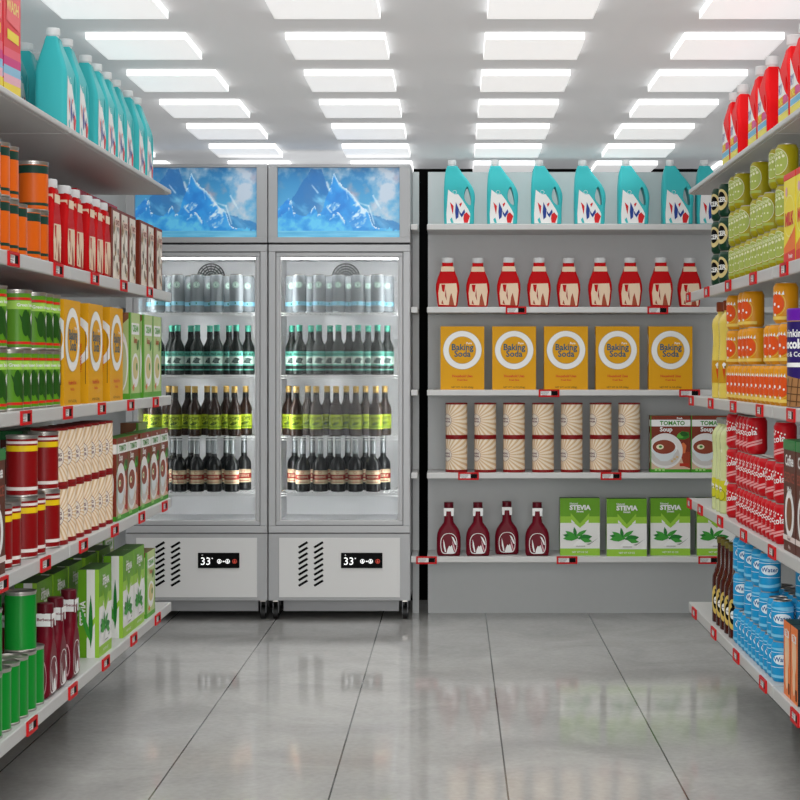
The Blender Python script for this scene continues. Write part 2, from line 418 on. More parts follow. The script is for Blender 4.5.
def make_red_jug():
    r = empty('fabric_softener_jug')
    out = smooth_pts([(-.06,0),(-.074,0),(-.082,.008),(-.082,.06),(-.080,.13),(-.06,.18),(-.045,.213),(-.04,.216),(-.004,.216),(.004,.212),(.03,.18),(.06,.14),(.08,.1),(.082,.05),(.082,.008),(.074,0),(.06,0)], 3)
    hole = smooth_pts([(.035,.125),(.028,.105),(.035,.08),(.05,.07),(.058,.085),(.055,.105)], 3)
    RP = C('bright_red_plastic', 'ee0c14', .5, spec=.12)
    pb = PB(); slab(out, [hole], .034, .012, RP, pb); taper(pb, 0, .15, .216, .58)
    A = Art(); A.poly([(-.075,.004),(.07,.004),(.068,.06),(.02,.085),(-.03,.125),(-.072,.165)], WHITE, 1)
    A.text('RY', -.045, .098, .04, C('violet_print', '5a3f92'), 2, .02)
    A.poly([(-.074,.05),(.067,.05),(.064,.062),(.03,.076),(-.074,.076)], C('orange_print', 'f08a1c'), 2); A.poly([(0,.052),(.066,.052),(.06,.07),(.03,.074),(0,.074)], C('magenta_print', 'd8408c'), 3)
    A.text('ORE', -.035, .063, .03, C('lemon_print', 'f5ee3a'), 4, .03)
    A.rect(-.074, .069, .03, .047, C('sky_print', '6cb6d8'), 2); A.rect(-.074, .069, .005, .028, C('lemon_soft', 'e8dc58'), 2)
    A.onto(pb, front(-.034)); 
    pb.build('bottle', r)
    PB().lathe([(.0165,.21),(.0165,.222),(.02,.223),(.0205,.225),(.0205,.248),(.019,.25),(0,.25)], 20, CAPW, cx=-.024).build('cap', r)
    return r
def sym(half, cy=None): return [(x, y) for x, y in half]+[(-x, y) for x, y in reversed(half)]
def make_ketchup():
    r = empty('ketchup_bottle'); k = .001218
    H = lambda l: [(x*k, (665-y)*k) for x, y in l]
    half = H([(36,665),(40,655),(43,630),(47,595),(46,575),(40,550),(31,528),(27,515),(24,505),(22,500),(22,487)])
    KR = C('ketchup_red', 'c2080e', .5, spec=.12); CR = C('cream_label', 'ecd2b4', .5)
    pb = PB(); slab(sym(half), [], .024, .011, KR, pb)
    A = Art(); L = lambda l: [((x-435)*k, (665-y)*k) for x, y in l]
    A.poly(L([(404,572),(470,570),(474,600),(468,658),(402,655),(398,610)]), CR, 1)
    A.poly(L([(410,575),(414,600),(422,606),(426,575)]), KR, 2); A.poly(L([(440,658),(444,625),(450,608),(458,640),(462,658)]), C('terracotta_print', 'a8482c'), 2)
    A.poly(L([(410,650),(414,635),(420,655)]), C('terracotta_print', ''), 2); A.poly(L([(428,590),(432,640),(425,620)]), C('dark_red_print', 'a01418'), 2)
    A.poly(L([(408,523),(462,523),(460,503),(410,503)]), CR, 1)
    A.onto(pb, front(-.024))
    for sx in (-1, 1):
        B = Art(); B.rect(-.02, .02, .17, .197, CR, 1);
        if sx > 0: B.onto(pb, lambda u, v, e: (.030+e+(0 if v > .15 else .0275-max(0,(.075-v))*.05), u, v))
        else: B.onto(pb, lambda u, v, e: (-(.030+e+(0 if v > .15 else .0275-max(0,(.075-v))*.05)), -u, v))
    pb.build('bottle', r)
    PB().lathe([(.023,.215),(.0292,.2155),(.0292,.237),(.027,.24),(0,.24)], 20, M('grey_cap', 'cfcfcf', .4), sy=.82).build('cap', r)
    return r
def make_bbq():
    r = empty('barbecue_sauce_bottle'); k = .000365
    H = lambda l: [(x*k, (745-y)*k) for x, y in l]
    half = H([(135,745),(152,730),(158,690),(160,600),(158,500),(150,440),(130,390),(95,340),(66,300),(60,250),(58,200),(58,105)])
    BR = C('burgundy_sauce', '6c061c', .38, spec=.2)
    pb = PB(); slab(sym(half), [], .023, .017, BR, pb)
    A = Art(); L = lambda l: [((x-180)*k, (745-y)*k) for x, y in l]
    out = smooth_pts(L([(180,440),(120,455),(80,510),(70,580),(78,660),(105,708),(180,714),(255,708),(285,660),(292,580),(280,500),(240,452)]), 3)
    inn = smooth_pts(L([(180,447),(125,462),(88,512),(78,580),(86,655),(110,698),(180,704),(250,698),(277,655),(284,580),(272,504),(236,460)]), 3)
    n = len(out); A.items.append((out+inn, [(i, (i+1) % n, n+(i+1) % n, n+i) for i in range(n)], WHITE, 1, None))
    A.poly(L([(150,705),(255,705),(220,595),(205,618),(185,608),(165,650)]), WHITE, 2)
    A.poly(L([(108,520),(122,560),(148,690),(130,690),(112,620)]), WHITE, 2); A.poly(L([(215,480),(245,500),(275,560),(282,600),(262,590),(240,540)]), WHITE, 2)
    A.poly(L([(225,530),(245,580),(275,680),(262,690),(236,620)]), C('pale_pink_print', 'dba4ac'), 2)
    A.poly(L([(112,108),(248,108),(248,150),(112,150)]), WHITE, 1); A.poly(L([(112,150),(150,150),(145,212),(116,212)]), WHITE, 1); A.poly(L([(248,150),(210,150),(215,212),(244,212)]), WHITE, 1)
    A.onto(pb, front(-.023))
    for sx in (-1, 1):
        B = Art(); B.rect(-.02, .02, .197, .233, WHITE, 1); B.text('Barbecue', .004, .216, .0115, C('burgundy_print', '7a1028'), 2, .02)
        B.onto(pb, side_r(.0215) if sx > 0 else side_l(-.0215))
        D = Art(); D.ring(.008, .06, .008, .0095, C('pale_pink_print', ''), 1, asp=5, n=40); D.onto(pb, side_r(.0585) if sx > 0 else side_l(-.0585))
    pb.build('bottle', r)
    PB().lathe([(.0228,.232),(.0228,.2585),(.021,.26),(0,.26)], 20, C('dark_burgundy_cap', '5c0c1c', .35)).build('cap', r)
    return r
def can_rims(r, R, h):
    """tin lids: rim at the foot and at the top, a pull tab"""
    pb = PB(); pb.lathe([(R-.003,0),(R,.001),(R,.005),(R-.001,.006)], 24, TIN)
    pb.build('bottom_rim', r)
    pb = PB(); pb.lathe([(R-.0012,h-.010),(R-.001,h-.007),(R,h-.004),(R,h-.0005),(R-.002,h),(R-.003,h-.001),(R-.004,h-.004),(0,h-.004)], 24, TIN)
    pb.box(-.006, .006, -R*.6, R*.1, h-.0038, h-.0022, TIN); pb.build('lid', r)
def can(name, R, h, base, bands, art=None, off=0):
    """bands: [(z0,z1,mat)] painted bands"""
    r = empty(name); zs = sorted({.0062, h-.0102}|{z for b in bands for z in b[:2]})
    prof = [(R-.0012, .0062)]; mats = []
    for z0, z1 in zip(zs, zs[1:]):
        m = base
        for b in bands:
            if b[0] <= z0+1e-6 and b[1] >= z1-1e-6: m = b[2]
        prof.append((R-.0012, z1)); mats.append(m)
    pb = PB(); pb.lathe(prof, 28, mats)
    if art: art.onto(pb, cyl(R-.0012, off), du=R*.22, eps=.0004)
    pb.build('printed_body', r); can_rims(r, R, h); return r
def make_orange_can():
    h, D = .138, C('dark_green_band', '123c30')
    return can('orange_can', .0425, h, C('orange_tin_print', 'e2640c', .35), [(.104-.0,.126,D), (.016,.024,D)])
def make_leaf_can():
    G = C('leaf_green_tin', '5a9420', .35); LG = C('light_green_band', 'a6d458', .35); R_ = C('red_band', 'd8281c', .35); h = .158
    A = Art()
    A.disc(.025, .062, .016, WHITE, 1, ry=.034)
    for k, a in enumerate((1.1, 1.4, 1.75, 2.1)): A.leaf(.018, .02, .085, .016, a, C('dark_leaf_print', '225214'), 2)
    A.leaf(.05, .03, .07, .016, 1.4, C('dark_leaf_print', ''), 2); A.disc(-.006, .07, .012, C('dark_leaf_print', ''), 1, ry=.035)
    A.text('Green beans', -.0, .117, .012, WHITE, 2, .02)
    return can('green_vegetable_can', .04, h, G, [(.106,.128,LG), (.13,.137,R_), (.014,.021,R_)], A, -.5)
def make_red_can():
    h = .165; W = C('off_white_band', 'f0e6e0'); Yb = C('yellow_band', 'f0cc10')
    return can('dark_red_can', .0425, h, C('dark_red_tin', '8c060a', .35, spec=.25), [(.142,.149,W), (.122,.137,Yb), (.018,.027,W)])
def make_green_can():
    return can('plain_green_can', .0425, .16, C('vivid_green_tin', '0c8c2c', .28), [])
def make_soda(name, base, art, R=.033, h=.118, off=0):
    r = empty(name); pb = PB()
    pb.lathe([(R-.007,.0),(R-.006,.002),(R-.0005,.010),(R,.013),(R,h-.014),(R-.001,h-.012),(R-.006,h-.003)], 26, base)
    art.onto(pb, cyl(R, off), du=R*.22, eps=.0004); pb.build('printed_body', r)
    pb = PB(); pb.lathe([(R-.006,h-.003),(R-.0055,h-.001),(R-.0065,h),(R-.008,h-.003),(0,h-.003)], 26, TIN)
    pb.box(-.006,.006,-.014,.006,h-.0028,h-.0012, TIN); pb.build('lid', r)
    return r
def cola_art():
    A = Art(); W = WHITE; P = C('soft_pink_print', 'e8a0a0')
    for k in range(6): A.disc(-.024+k*.010, .096-.003*k, .0026, W, 2, n=12)
    A.text('real', -.016, .082, .016, W, 2, .01, .1); A.text('cola', .006, .067, .027, W, 2, .02, .15)
    A.poly([(-.045,.016),(-.045,.010),(.045,.034),(.045,.040)], P, 1); A.poly([(-.045,.026),(-.045,.020),(.045,.042),(.045,.048)], P, 1)
    for k in range(3): A.rect(-.03, -.008, .048-.005*k, .0495-.005*k, P, 1)
    return A
def water_art():
    A = Art(); W = C('white_water_print', 'e8f4fa'); LB = C('light_blue_print', '7cc8ea')
    A.disc(0, .066, .028, W, 2, ry=.015); A.text('Water', 0, .066, .019, C('deep_blue_print', '145a96'), 3, .02)
    A.poly([(-.08,.097),(.08,.103),(.08,.085),(.02,.088),(-.04,.096)], LB, 1); A.poly([(-.05,.022),(0,.02),(.06,.03),(.06,.018),(0,.012),(-.05,.013)], LB, 1)
    A.rect(-.1, .1, .0855, .087, W, 1); A.rect(-.1, .1, .0425, .044, W, 1)
    return A
def olive_art():
    A = Art(); L = C('pale_olive_print', 'a6b45a'); W = C('cream_dots', 'e6e8c4')
    A.disc(0, .066, .03, L, 1, ry=.036); A.ring(0, .066, .03, .0315, W, 1, asp=1.2)
    for k in range(4):
        A.disc(-.018+k*.012, .072+.003*k, .0045, W, 2, n=12)
    A.text('OLIVE', 0, .088, .013, W, 2, .02, .15)
    for k in range(3): A.disc(-.012+k*.012, .055, .003, W, 2, n=10)
    A.rect(-.03, .03, .018, .026, C('pale_olive_print', ''), 1)
    return A
def dkcan_art():
    A = Art(); CRm = C('cream_oval', 'dcc88a')
    A.disc(0, .06, .027, CRm, 1, ry=.037); A.disc(0, .063, .018, BLACK, 2, ry=.025); A.text('CER', 0, .06, .022, WHITE, 3, .03)
    A.rect(-.024, .024, .052, .053, WHITE, 3); return A
def tomato_art():
    A = Art(); T = C('tomato_print', 'e0541a'); W = WHITE; BG = C('pale_orange_print', 'eccb62')
    A.disc(0, .056, .027, T, 1, ry=.03); A.ring(0, .056, .03, .0312, BG, 1, asp=1.1)
    A.disc(-.006, .055, .005, W, 2, n=12); A.disc(.010, .048, .0035, W, 2, n=12)
    for k in range(5): A.poly([(-.025+k*.011, .084+.002*math.sin(k)), (-.019+k*.011, .094), (-.017+k*.011, .082)], W, 2)
    A.disc(-.004, .024, .004, W, 2, n=10); A.rect(-.045, .045, .010, .02, BG, 1)
    return A
def make_canister():
    R, h = .0535, .168; cr = C('cream_card', 'f8e8d2', .6, spec=.2); tan = C('tan_stripe', 'e2c298', .6, spec=.2); mar = C('maroon_band', '8a1a1c', .4)
    r = empty('baking_powder_canister'); pb = PB()
    pb.lathe([(R-.001,.0135),(R-.001,h-.0075)], 32, cr)
    A = Art(); off = -1.05; cx = 0; clip = (-.075, .165, .0135, h-.0075)
    for s0, n in ((0, 26),):
        for k in range(n):
            a0 = 2*PI*k/n; a1 = a0+PI/n*.9; tw = .0
            pts = [(.03*math.cos(a0), h/2+.03*math.sin(a0)), (.09*math.cos(a0+.0), h/2+.09*math.sin(a0)), (.24*math.cos(a0+.08), h/2+.24*math.sin(a0+.08)),
                   (.24*math.cos(a1+.08), h/2+.24*math.sin(a1+.08)), (.09*math.cos(a1), h/2+.09*math.sin(a1)), (.03*math.cos(a1), h/2+.03*math.sin(a1))]
            A.poly(pts, tan, 1, clip)
    A.disc(0, h/2, .031, C('cream_light', 'f0e6d8'), 2); A.ring(0, h/2, .0295, .0308, C('purple_brown', '6c3a4a'), 3); 
    A.text('BAKING', 0, h/2+.007, .0125, C('purple_brown', ''), 3, .03); A.text('POWDER', 0, h/2-.007, .0115, C('purple_brown', ''), 3, .03)
    A.onto(pb, cyl(R-.001, off), du=R*.22, eps=.0003); pb.build('card_tube', r)
    PB().lathe([(R-.001,0),(R,.001),(R,.0125),(R-.001,.0135)], 32, mar).build('base_band', r)
    PB().lathe([(R-.001,h-.0075),(R,h-.007),(R,h-.001),(R-.002,h),(0,h)], 32, mar).build('lid', r)
    return r
def carton(name, w_, d, h, base, fart=None, sart=None, tops=None, sides=None):
    pb = PB(); mt = {'front': base, 'top': tops or base, 'left': sides or base, 'right': sides or base}
    pb.box(-w_/2, w_/2, 0, d, 0, h, mt)
    if fart: fart.onto(pb, front(0), eps=.0005)
    if sart:
        sart.onto(pb, lambda u, v, e: (w_/2+e, d/2+u, v), eps=.0005)
        sart.onto(pb, lambda u, v, e: (-w_/2-e, d/2-u, v), eps=.0005)
    return pb.build(name)
def make_soda_box():
    w_, h = .212, .307; Yb = C('baking_yellow', 'e4a400', .5); B = C('teal_blue_print', '1c5a74')
    A = Art(); cz = h-.115
    A.disc(0, cz, .0945, C('thin_grey_print', 'b8a878'), 1, n=48); A.disc(0, cz, .0925, WHITE, 2, n=48); A.disc(0, cz, .0665, C('thin_grey_print', ''), 3, n=48); A.disc(0, cz, .0645, Yb, 4, n=48)
    A.text('Baking', 0, cz+.013, .043, B, 5, .02, sx=.95); A.text('Soda', 0, cz-.019, .043, B, 5, .02, sx=.95); A.text('Pure', .032, cz+.033, .014, WHITE, 5, .03)
    RD = C('scarlet_print', 'd42818'); A.text('Household Uses', 0, .066, .0175, RD, 1, .02, sx=.85); A.text('Fresh Box', 0, .047, .012, RD, 1, .02); A.text('NET WT 16 OZ (454g)', 0, .012, .011, C('brown_small_print', '6a4a10'), 1, .01)
    Sd = Art(); Sd.ring(-.04, cz, .062, .083, WHITE, 1, n=48, clip=(-.0245, .0245, 0, h)); Sd.text('Household Uses', .0, .14, .013, RD, 2, .02, PI/2); Sd.rect(.015, .017, .06, .22, C('brown_small_print', ''), 1)
    Sd.items[0] = Sd.items[0]
    return carton('baking_soda_box', w_, .05, h, Yb, A, None, None), Sd
def make_tomato():
    w_, h, d = .193, .275, .06; BRN = C('soup_brown', '7e2f1a', .45); G = C('grass_green_print', '3f9a1c'); W = WHITE
    A = Art()
    A.rect(-w_/2, w_/2, h-.052, h-.02, W, 1); A.text('TOMATO', .01, h-.037, .028, C('tomato_text_green', '3c8c24'), 2, .03); A.text('Soup', -.02, h-.067, .03, W, 2, .03); A.text('Fresh', .045, h-.013, .012, W, 2, .03)
    cl_ = (-w_/2, w_/2, .014, h-.05)
    A.rect(-w_/2, w_/2, .014, .1, C('peach_table_print', 'd9b79c'), 1); A.poly([(w_/2-.05,.1),(w_/2,.1),(w_/2,.02),(w_/2-.03,.03)], C('rust_print', '9c3a1c'), 1)
    A.poly([(.03,.17),(.055,.2),(.09,.195),(.092,.17),(.07,.16),(.04,.16)], C('basil_print', '2e7a20'), 2); A.leaf(.03, .172, .05, .03, .35, C('basil_light_print', '58a838'), 3); A.leaf(.045, .19, .045, .025, -.2, C('basil_dark_print', '1d5a16'), 3)
    A.poly([(.045,.135),(.065,.145),(.078,.13),(.072,.095),(.055,.09)], C('prawn_print', 'd87440'), 2)
    A.disc(-.025, .105, .085, C('plate_print', 'e6e4e2'), 2, ry=.085, clip=cl_, n=40); A.disc(-.025, .085, .07, C('plate_shadow_print', 'cfcac6'), 3, ry=.052, clip=cl_)
    A.disc(-.03, .118, .064, W, 4, ry=.042, clip=cl_); A.poly([(-.092,.112),(.03,.112),(.01,.07),(-.015,.055),(-.045,.055),(-.07,.075)], C('bowl_print', 'd9e0e2'), 4)
    A.disc(-.031, .124, .055, C('soup_print', '8e3f28'), 5, ry=.034, clip=cl_); A.disc(-.05, .124, .018, C('cream_swirl_print', 'ece6c4'), 6, ry=.012); A.disc(-.048, .125, .008, C('herb_print', '3f8a30'), 7, ry=.006)
    for q in ((.02,.065),(.033,.075),(.008,.055)): A.rect(q[0]-.006, q[0]+.006, q[1]-.005, q[1]+.005, C('crouton_print', 'd2b684'), 5)
    A.rect(.045, .088, .03, .045, C('seal_red_print', 'b8321c'), 3); A.rect(-w_/2, w_/2, 0, .016, G, 2)
    for k in range(3): A.rect(-.075+.018*k, -.063+.018*k, .008, .022, C('pale_green_icon', 'a8dc80'), 3)
    Sd = Art(); Sd.rect(-d/2, d/2, h-.052, h-.02, W, 1); Sd.disc(0, .12, .022, C('plate_print', ''), 1, ry=.075); Sd.disc(0, .12, .015, C('soup_print', ''), 2, ry=.055); Sd.rect(-d/2, d/2, 0, .016, G, 1); Sd.rect(-d/2, -d/2+.007, 0, h, G, 2)
    A.rect(-w_/2, -w_/2+.004, .0, h, G, 8)
    return carton('tomato_soup_box', w_, d, h, BRN, A, Sd, C('lid_green_print', '3c7a1c'))
def make_mushroom():
    w_, h, d = .18, .3, .066; base = C('pale_green_card', 'bcd08c', .45)
    A = Art(); G = C('fresh_green_print', '5aa82c')
    A.rect(-w_/2, -w_/2+.012, 0, h, G, 1); A.rect(w_/2-.008, w_/2, 0, h, G, 1); A.rect(-w_/2, w_/2, 0, .02, G, 2)
    A.rect(-.07, .07, h-.075, h-.035, WHITE, 1); A.text('CREAM', 0, h-.055, .032, G, 2, .03)
    A.text('Soup', 0, h-.095, .03, C('soup_red_print', 'b04020'), 2, .03)
    A.disc(.0, .1, .066, WHITE, 1, ry=.06); A.disc(0, .108, .05, C('cream_soup_print', 'd8c88c'), 2, ry=.04); A.disc(.02, .112, .014, C('herb_print', ''), 3); A.leaf(.03, .17, .05, .03, .9, C('basil_print', ''), 2)
    A.poly([(-.06,.04),(-.02,.055),(-.03,.025)], C('prawn_print', ''), 2)
    Sd = Art(); Sd.rect(-d/2, d/2, 0, .02, G, 1); Sd.rect(d/2-.006, d/2, 0, h, G, 2); Sd.poly([(-d/2,h*.75),(d/2,h*.95),(d/2,h),(-d/2,h)], C('wood_print', '8a5a3c'), 1)
    Sd.disc(0, .13, .026, WHITE, 1, ry=.105); Sd.disc(0.002, .12, .019, C('pale_soup_print', 'c8d0a0'), 2, ry=.085)
    return carton('cream_soup_box', w_, d, h, base, A, Sd, C('brown_flap_print', '6e5a34'))
def make_stevia():
    w_, h, d = .193, .278, .066; G = C('stevia_green', '66a01a', .42); LG = C('stevia_lime', '97c83c', .42); W = C('stevia_white', 'ebebe8', .42); D1 = C('stevia_leaf_dark', '1f7a2a'); D2 = C('stevia_leaf', '3c9a34')
    A = Art(); b = w_/2
    A.rect(-b, b, .034, .158, W, 1); A.rect(-b, b, 0, .034, LG, 1); A.rect(-b, b, .158, .19, LG, 1)
    A.poly([(-.045,.172),(0,.134),(.045,.172),(.045,.205),(-.045,.205)], LG, 2); A.poly([(-.044,.205),(0,.155),(.044,.205)], G, 3)
    A.poly([(-.042,.16),(-.042,.175),(-.024,.157)], W, 3); A.poly([(.042,.16),(.042,.175),(.024,.157)], W, 3)
    A.text('Natural', -.03, .252, .013, W, 4, .02); A.text('STEVIA', 0, .232, .031, W, 4, .05, sx=1.05); A.text('Sweet', 0, .214, .014, W, 4, .03)
    for (u, v, L, wd, a, m) in ((-.005,.085,.08,.03,2.95,D1),(-.008,.09,.075,.03,3.25,D2),(-.02,.09,.05,.018,1.75,D1),(-.02,.092,.062,.02,.55,D2),(-.01,.082,.07,.032,.15,D1),(-.02,.088,.06,.022,2.6,D2),(.0,.078,.06,.022,-.15,D2)):
        A.leaf(u, v, L, wd, a, m, 4)
    A.poly([(-.035,.048),(-.015,.068),(0,.08),(.02,.066),(.035,.05),(0,.044)], WHITE, 6); A.poly([(.03,.055),(.045,.052),(.088,.085),(.05,.06)], C('spoon_grey', '8a8c88'), 5); A.rect(-.02,.025,.044,.047, C('spoon_grey', ''), 7)
    A.text('NET WT 4.5 OZ', 0, .016, .011, W, 2, .02)
    Sd = Art(); Sd.rect(-.006, .02, 0, h, W, 1); Sd.poly([(-.006,.09),(.02,.13),(.02,.11),(-.006,.06)], LG, 2)
    Sd.text('STEVIA', -.018, .14, .025, W, 2, .03, PI/2); Sd.leaf(.007, .03, .17, .014, PI/2, D1, 3); Sd.leaf(.006, .05, .12, .014, 1.85, D2, 4)
    Sd.rect(.02, d/2, .0, h, LG, 1)
    return carton('stevia_box', w_, d, h, G, A, Sd, C('stevia_top_dark', '35601a'))
def make_walnut():
    w_, h, d = .14, .235, .055; B = C('walnut_brown', '7a2a12', .5); A = Art(); O = C('oat_print', 'e6dccc'); O2 = C('nut_print', 'a98458')
    A.rect(-.045, .06, .004, h-.01, O, 1)
    rnd = random.Random(3)
    for k in range(26): A.disc(rnd.uniform(-.035,.05), rnd.uniform(.02,h-.04), rnd.uniform(.006,.014), rnd.choice([O2, C('shell_print', 'ece4d8'), C('shade_nut_print', '7c6a54')]), 2+k % 3, ry=rnd.uniform(.008,.02), n=10)
    A.rect(-.03, .05, h-.06, h-.035, C('pale_peach', 'e8cbb8'), 6); A.text('OATS', .01, h-.048, .022, B, 7, .03)
    Sd = Art(); Sd.text('WHOLE NUTS', 0, h/2, .022, C('pale_peach', ''), 1, .03, PI/2)
    return carton('nut_cereal_box', w_, d, h, B, A, Sd)
def make_powder():
    w_, h, d = .165, .33, .055; R_ = C('powder_red', 'e01c2c', .4); A = Art()
    for i, c in enumerate(('f0d838', 'e8b0c0', '8cc0dc', 'd02c7c', 'e85a70')): A.poly([(-w_/2,.0+i*.022),(w_/2,.008+i*.022),(w_/2,.03+i*.022),(-w_/2,.022+i*.022)], C('powder_stripe_%s' % ('yellow','pink','blue','magenta','rose')[i], c), 1)
    A.poly([(-.06,.18),(.07,.17),(.075,.26),(-.05,.28)], C('rose_panel', 'f06a70'), 2); A.text('WASH', 0, .22, .04, C('pale_yellow_print', 'f4d880'), 3, .03)
    A.rect(-.05,.06,.135,.16, C('powder_stripe_yellow', ''), 2)
    Sd = Art(); Sd.rect(-d/2, d/2, .0, .03, C('powder_stripe_yellow', ''), 1); Sd.rect(-d/2, d/2, .035, .06, C('powder_stripe_blue', ''), 1); Sd.rect(-d/2, d/2, .065, .09, C('powder_stripe_magenta', ''), 1)
    Sd.disc(0, .2, .02, C('powder_stripe_blue', ''), 2, ry=.03); Sd.rect(-.02,.02,.14,.16, C('powder_stripe_yellow', ''), 1)
    return carton('washing_powder_box', w_, d, h, R_, A, Sd)
def make_coffee():
    w_, h, d = .165, .31, .07; B = C('coffee_brown', '5a2a1a', .45); r = empty('coffee_box'); pb = PB()
    pb.box(-w_/2, w_/2, 0, d, 0, h-.028, B); A = Art()
    A.text('Coffee', 0, h-.058, .042, WHITE, 2, .03); A.text('ESSENCE', 0, h-.105, .038, C('espresso_red_print', 'a84a34'), 2, .01, sx=.9); A.text('Whole', 0, h-.138, .022, WHITE, 2, .03)
    A.disc(0, .105, .062, WHITE, 1, ry=.066, n=36); A.disc(0, .105, .038, C('coffee_cup_print', '7c4a24'), 2, ry=.046, n=30); A.rect(-w_/2, w_/2, .03, .045, C('pale_band_print', 'e6d8d2'), 3); A.text('Roasted', 0, .037, .012, B, 4, .02); A.text('500 g', 0, .014, .012, C('pale_band_print', ''), 2, .02)
    A.onto(pb, front(0)); Sd = Art(); Sd.text('Coffee', 0, h-.06, .022, WHITE, 1, .03); Sd.rect(-d/2, d/2, .03, .045, C('pale_band_print', ''), 1); Sd.disc(0,.105,.026,WHITE,1,ry=.05)
    Sd.onto(pb, lambda u, v, e: (w_/2+e, d/2+u, v)); Sd.onto(pb, lambda u, v, e: (-w_/2-e, d/2-u, v)); pb.build('carton_body', r)
    PB().box(-w_/2-.0015, w_/2+.0015, -.0015, d+.0015, h-.028, h, C('coffee_lid_green', '1c7c3c', .35), .002).build('lid', r); return r
def make_chips():
    w_, h, d = .16, .25, .05; A = Art(); Yl = C('chip_yellow', 'f4e010', .4); r = empty('milk_powder_box'); pb = PB()
    pb.box(-w_/2, w_/2, 0, d, 0, h-.018, Yl); O = C('chip_orange', 'f07818'); R_ = C('chip_red', 'e02c1c')
    A.poly([(-w_/2,0),(w_/2,0),(w_/2,.1),(.02,.075),(-w_/2,.045)], O, 1); A.poly([(-w_/2,0),(w_/2,0),(w_/2,.035),(-w_/2,.028)], R_, 2)
    A.text('MILK', .0, .12, .05, R_, 3, .04); A.ring(0, .13, .068, .073, C('chip_cream', 'f8f090'), 2, asp=.8); A.disc(-.04, .2, .014, C('powder_stripe_pink', ''), 2); A.text('Powder', .02, .018, .018, WHITE, 3, .02); A.text('rich', .02, .072, .016, R_, 3, .02, .5)
    A.onto(pb, front(0)); pb.build('carton_body', r)
    PB().box(-w_/2-.001, w_/2+.001, -.001, d+.001, h-.018, h, R_, .002).build('lid', r); return r
def make_choc():
    R, h = .055, .275; r = empty('chocolate_canister'); P = C('deep_purple_card', '2c1c66', .4); pb = PB(); T = C('waffle_print', 'a5764a')
    pb.lathe([(R-.002,0),(R,.002),(R,h-.034)], 32, P); A = Art(); off = .5
    A.text('Drinking', 0, .205, .03, WHITE, 2, .02, sx=.9); A.text('Chocolate', 0, .175, .036, WHITE, 2, .04, sx=.85); A.text('Hot & Cold', 0, .147, .019, WHITE, 2, .02)
    A.rect(-.06, .06, .112, .124, WHITE, 2); A.poly([(-.07,.06),(-.03,.09),(.05,.075),(.085,.04),(.06,.002),(-.07,.002)], T, 1)
    for k in range(6): A.poly([(-.06+.025*k,.004),(-.057+.025*k,.004),(-.035+.02*k,.08),(-.038+.02*k,.08)], C('waffle_line_print', '5c3c22'), 2)
    for k in range(3): A.poly([(-.066,.02+.02*k),(-.066,.023+.02*k),(.065,.015+.02*k),(.065,.012+.02*k)], C('waffle_line_print', ''), 3)
    A.rect(-.17, .17, h-.0365, h-.0345, C('gold_line_print', 'c8a04c'), 1)
    A.onto(pb, cyl(R, off), du=R*.22, eps=.0004); pb.build('card_tube', r)
    PB().lathe([(R+.001,h-.034),(R+.001,h-.003),(R-.002,h),(0,h)], 32, C('violet_lid', '6a1ca8', .35)).build('lid', r); return r
def make_small_orange():
    w_, h, d = .095, .208, .07; O = C('tea_orange', 'ee7a30', .45); A = Art()
    A.disc(0, .13, .03, C('tea_pale_print', 'f6c8a0'), 1, ry=.06); A.rect(-.03, .03, .165, .185, WHITE, 2); A.text('TEA', 0, .175, .02, O, 3, .03); A.disc(0, .06, .02, C('tea_pale_print', ''), 2, ry=.04); A.rect(.02, .035, .01, .04, BLACK, 1)
    return carton('tea_box', w_, d, h, O, A, None, C('tea_top_dark', '1c3a38'), C('tea_side_black', '0c1414'))
def bottle(name, prof, mats, label=None, cap=None, seg=22, body_part='bottle'):
    """label: (art, R, du) mapped on straight section"""
    r = empty(name); pb = PB(); pb.lathe(prof, seg, mats); pb.build(body_part, r)
    if label:
        pb = PB(); art, R, off = label; art.onto(pb, cyl(R, off), du=R*.24, eps=.0004); pb.build('label', r)
    if cap: PB().lathe(cap[0], 18, cap[1]).build('cap', r)
    return r
def make_oil(name, col, capc, lab, h=.345):
    Mb = C(name+'_liquid', col, .2, coat=.5)
    A = Art(); R = .037
    if lab == 'carrot':
        A.rect(-.116, .116, .055, .135, C('oil_label_yellow', 'c8961c'), 1)
        for o in (-.07, -.025, .02, .065):
            A.poly([(o-.006,.105),(o+.006,.105),(o+.001,.066)], C('carrot_print', 'cc4a14'), 2); A.poly([(o-.008,.12),(o,.105),(o+.008,.122),(o,.128)], WHITE, 2); A.disc(o+.004, .112, .003, BLACK, 3, n=8)
    else:
        A.rect(-.116, .116, .045, .115, C('lemon_label', 'd0cc2c'), 1); A.text('lemon', -.03, .098, .03, WHITE, 2, .04, -.35); A.text('lemon', .055, .098, .03, WHITE, 2, .04, -.35)
        for o in (-.05, 0, .05): A.ring(o, .065, .018, .0205, C('olive_line_print', '7c8418'), 2)
    prof = [(.034,0),(.037,.004),(.037,.14),(.0365,.15),(.033,.2),(.0355,.245),(.037,.262),(.034,.28),(.022,.297),(.0165,.303),(.0165,.318)]
    return bottle(name, prof, Mb, (A, .0372, .4), ([(.0195,.31),(.0205,.312),(.0205,h-.003),(.018,h),(0,h)], C(name+'_cap', capc, .4)))
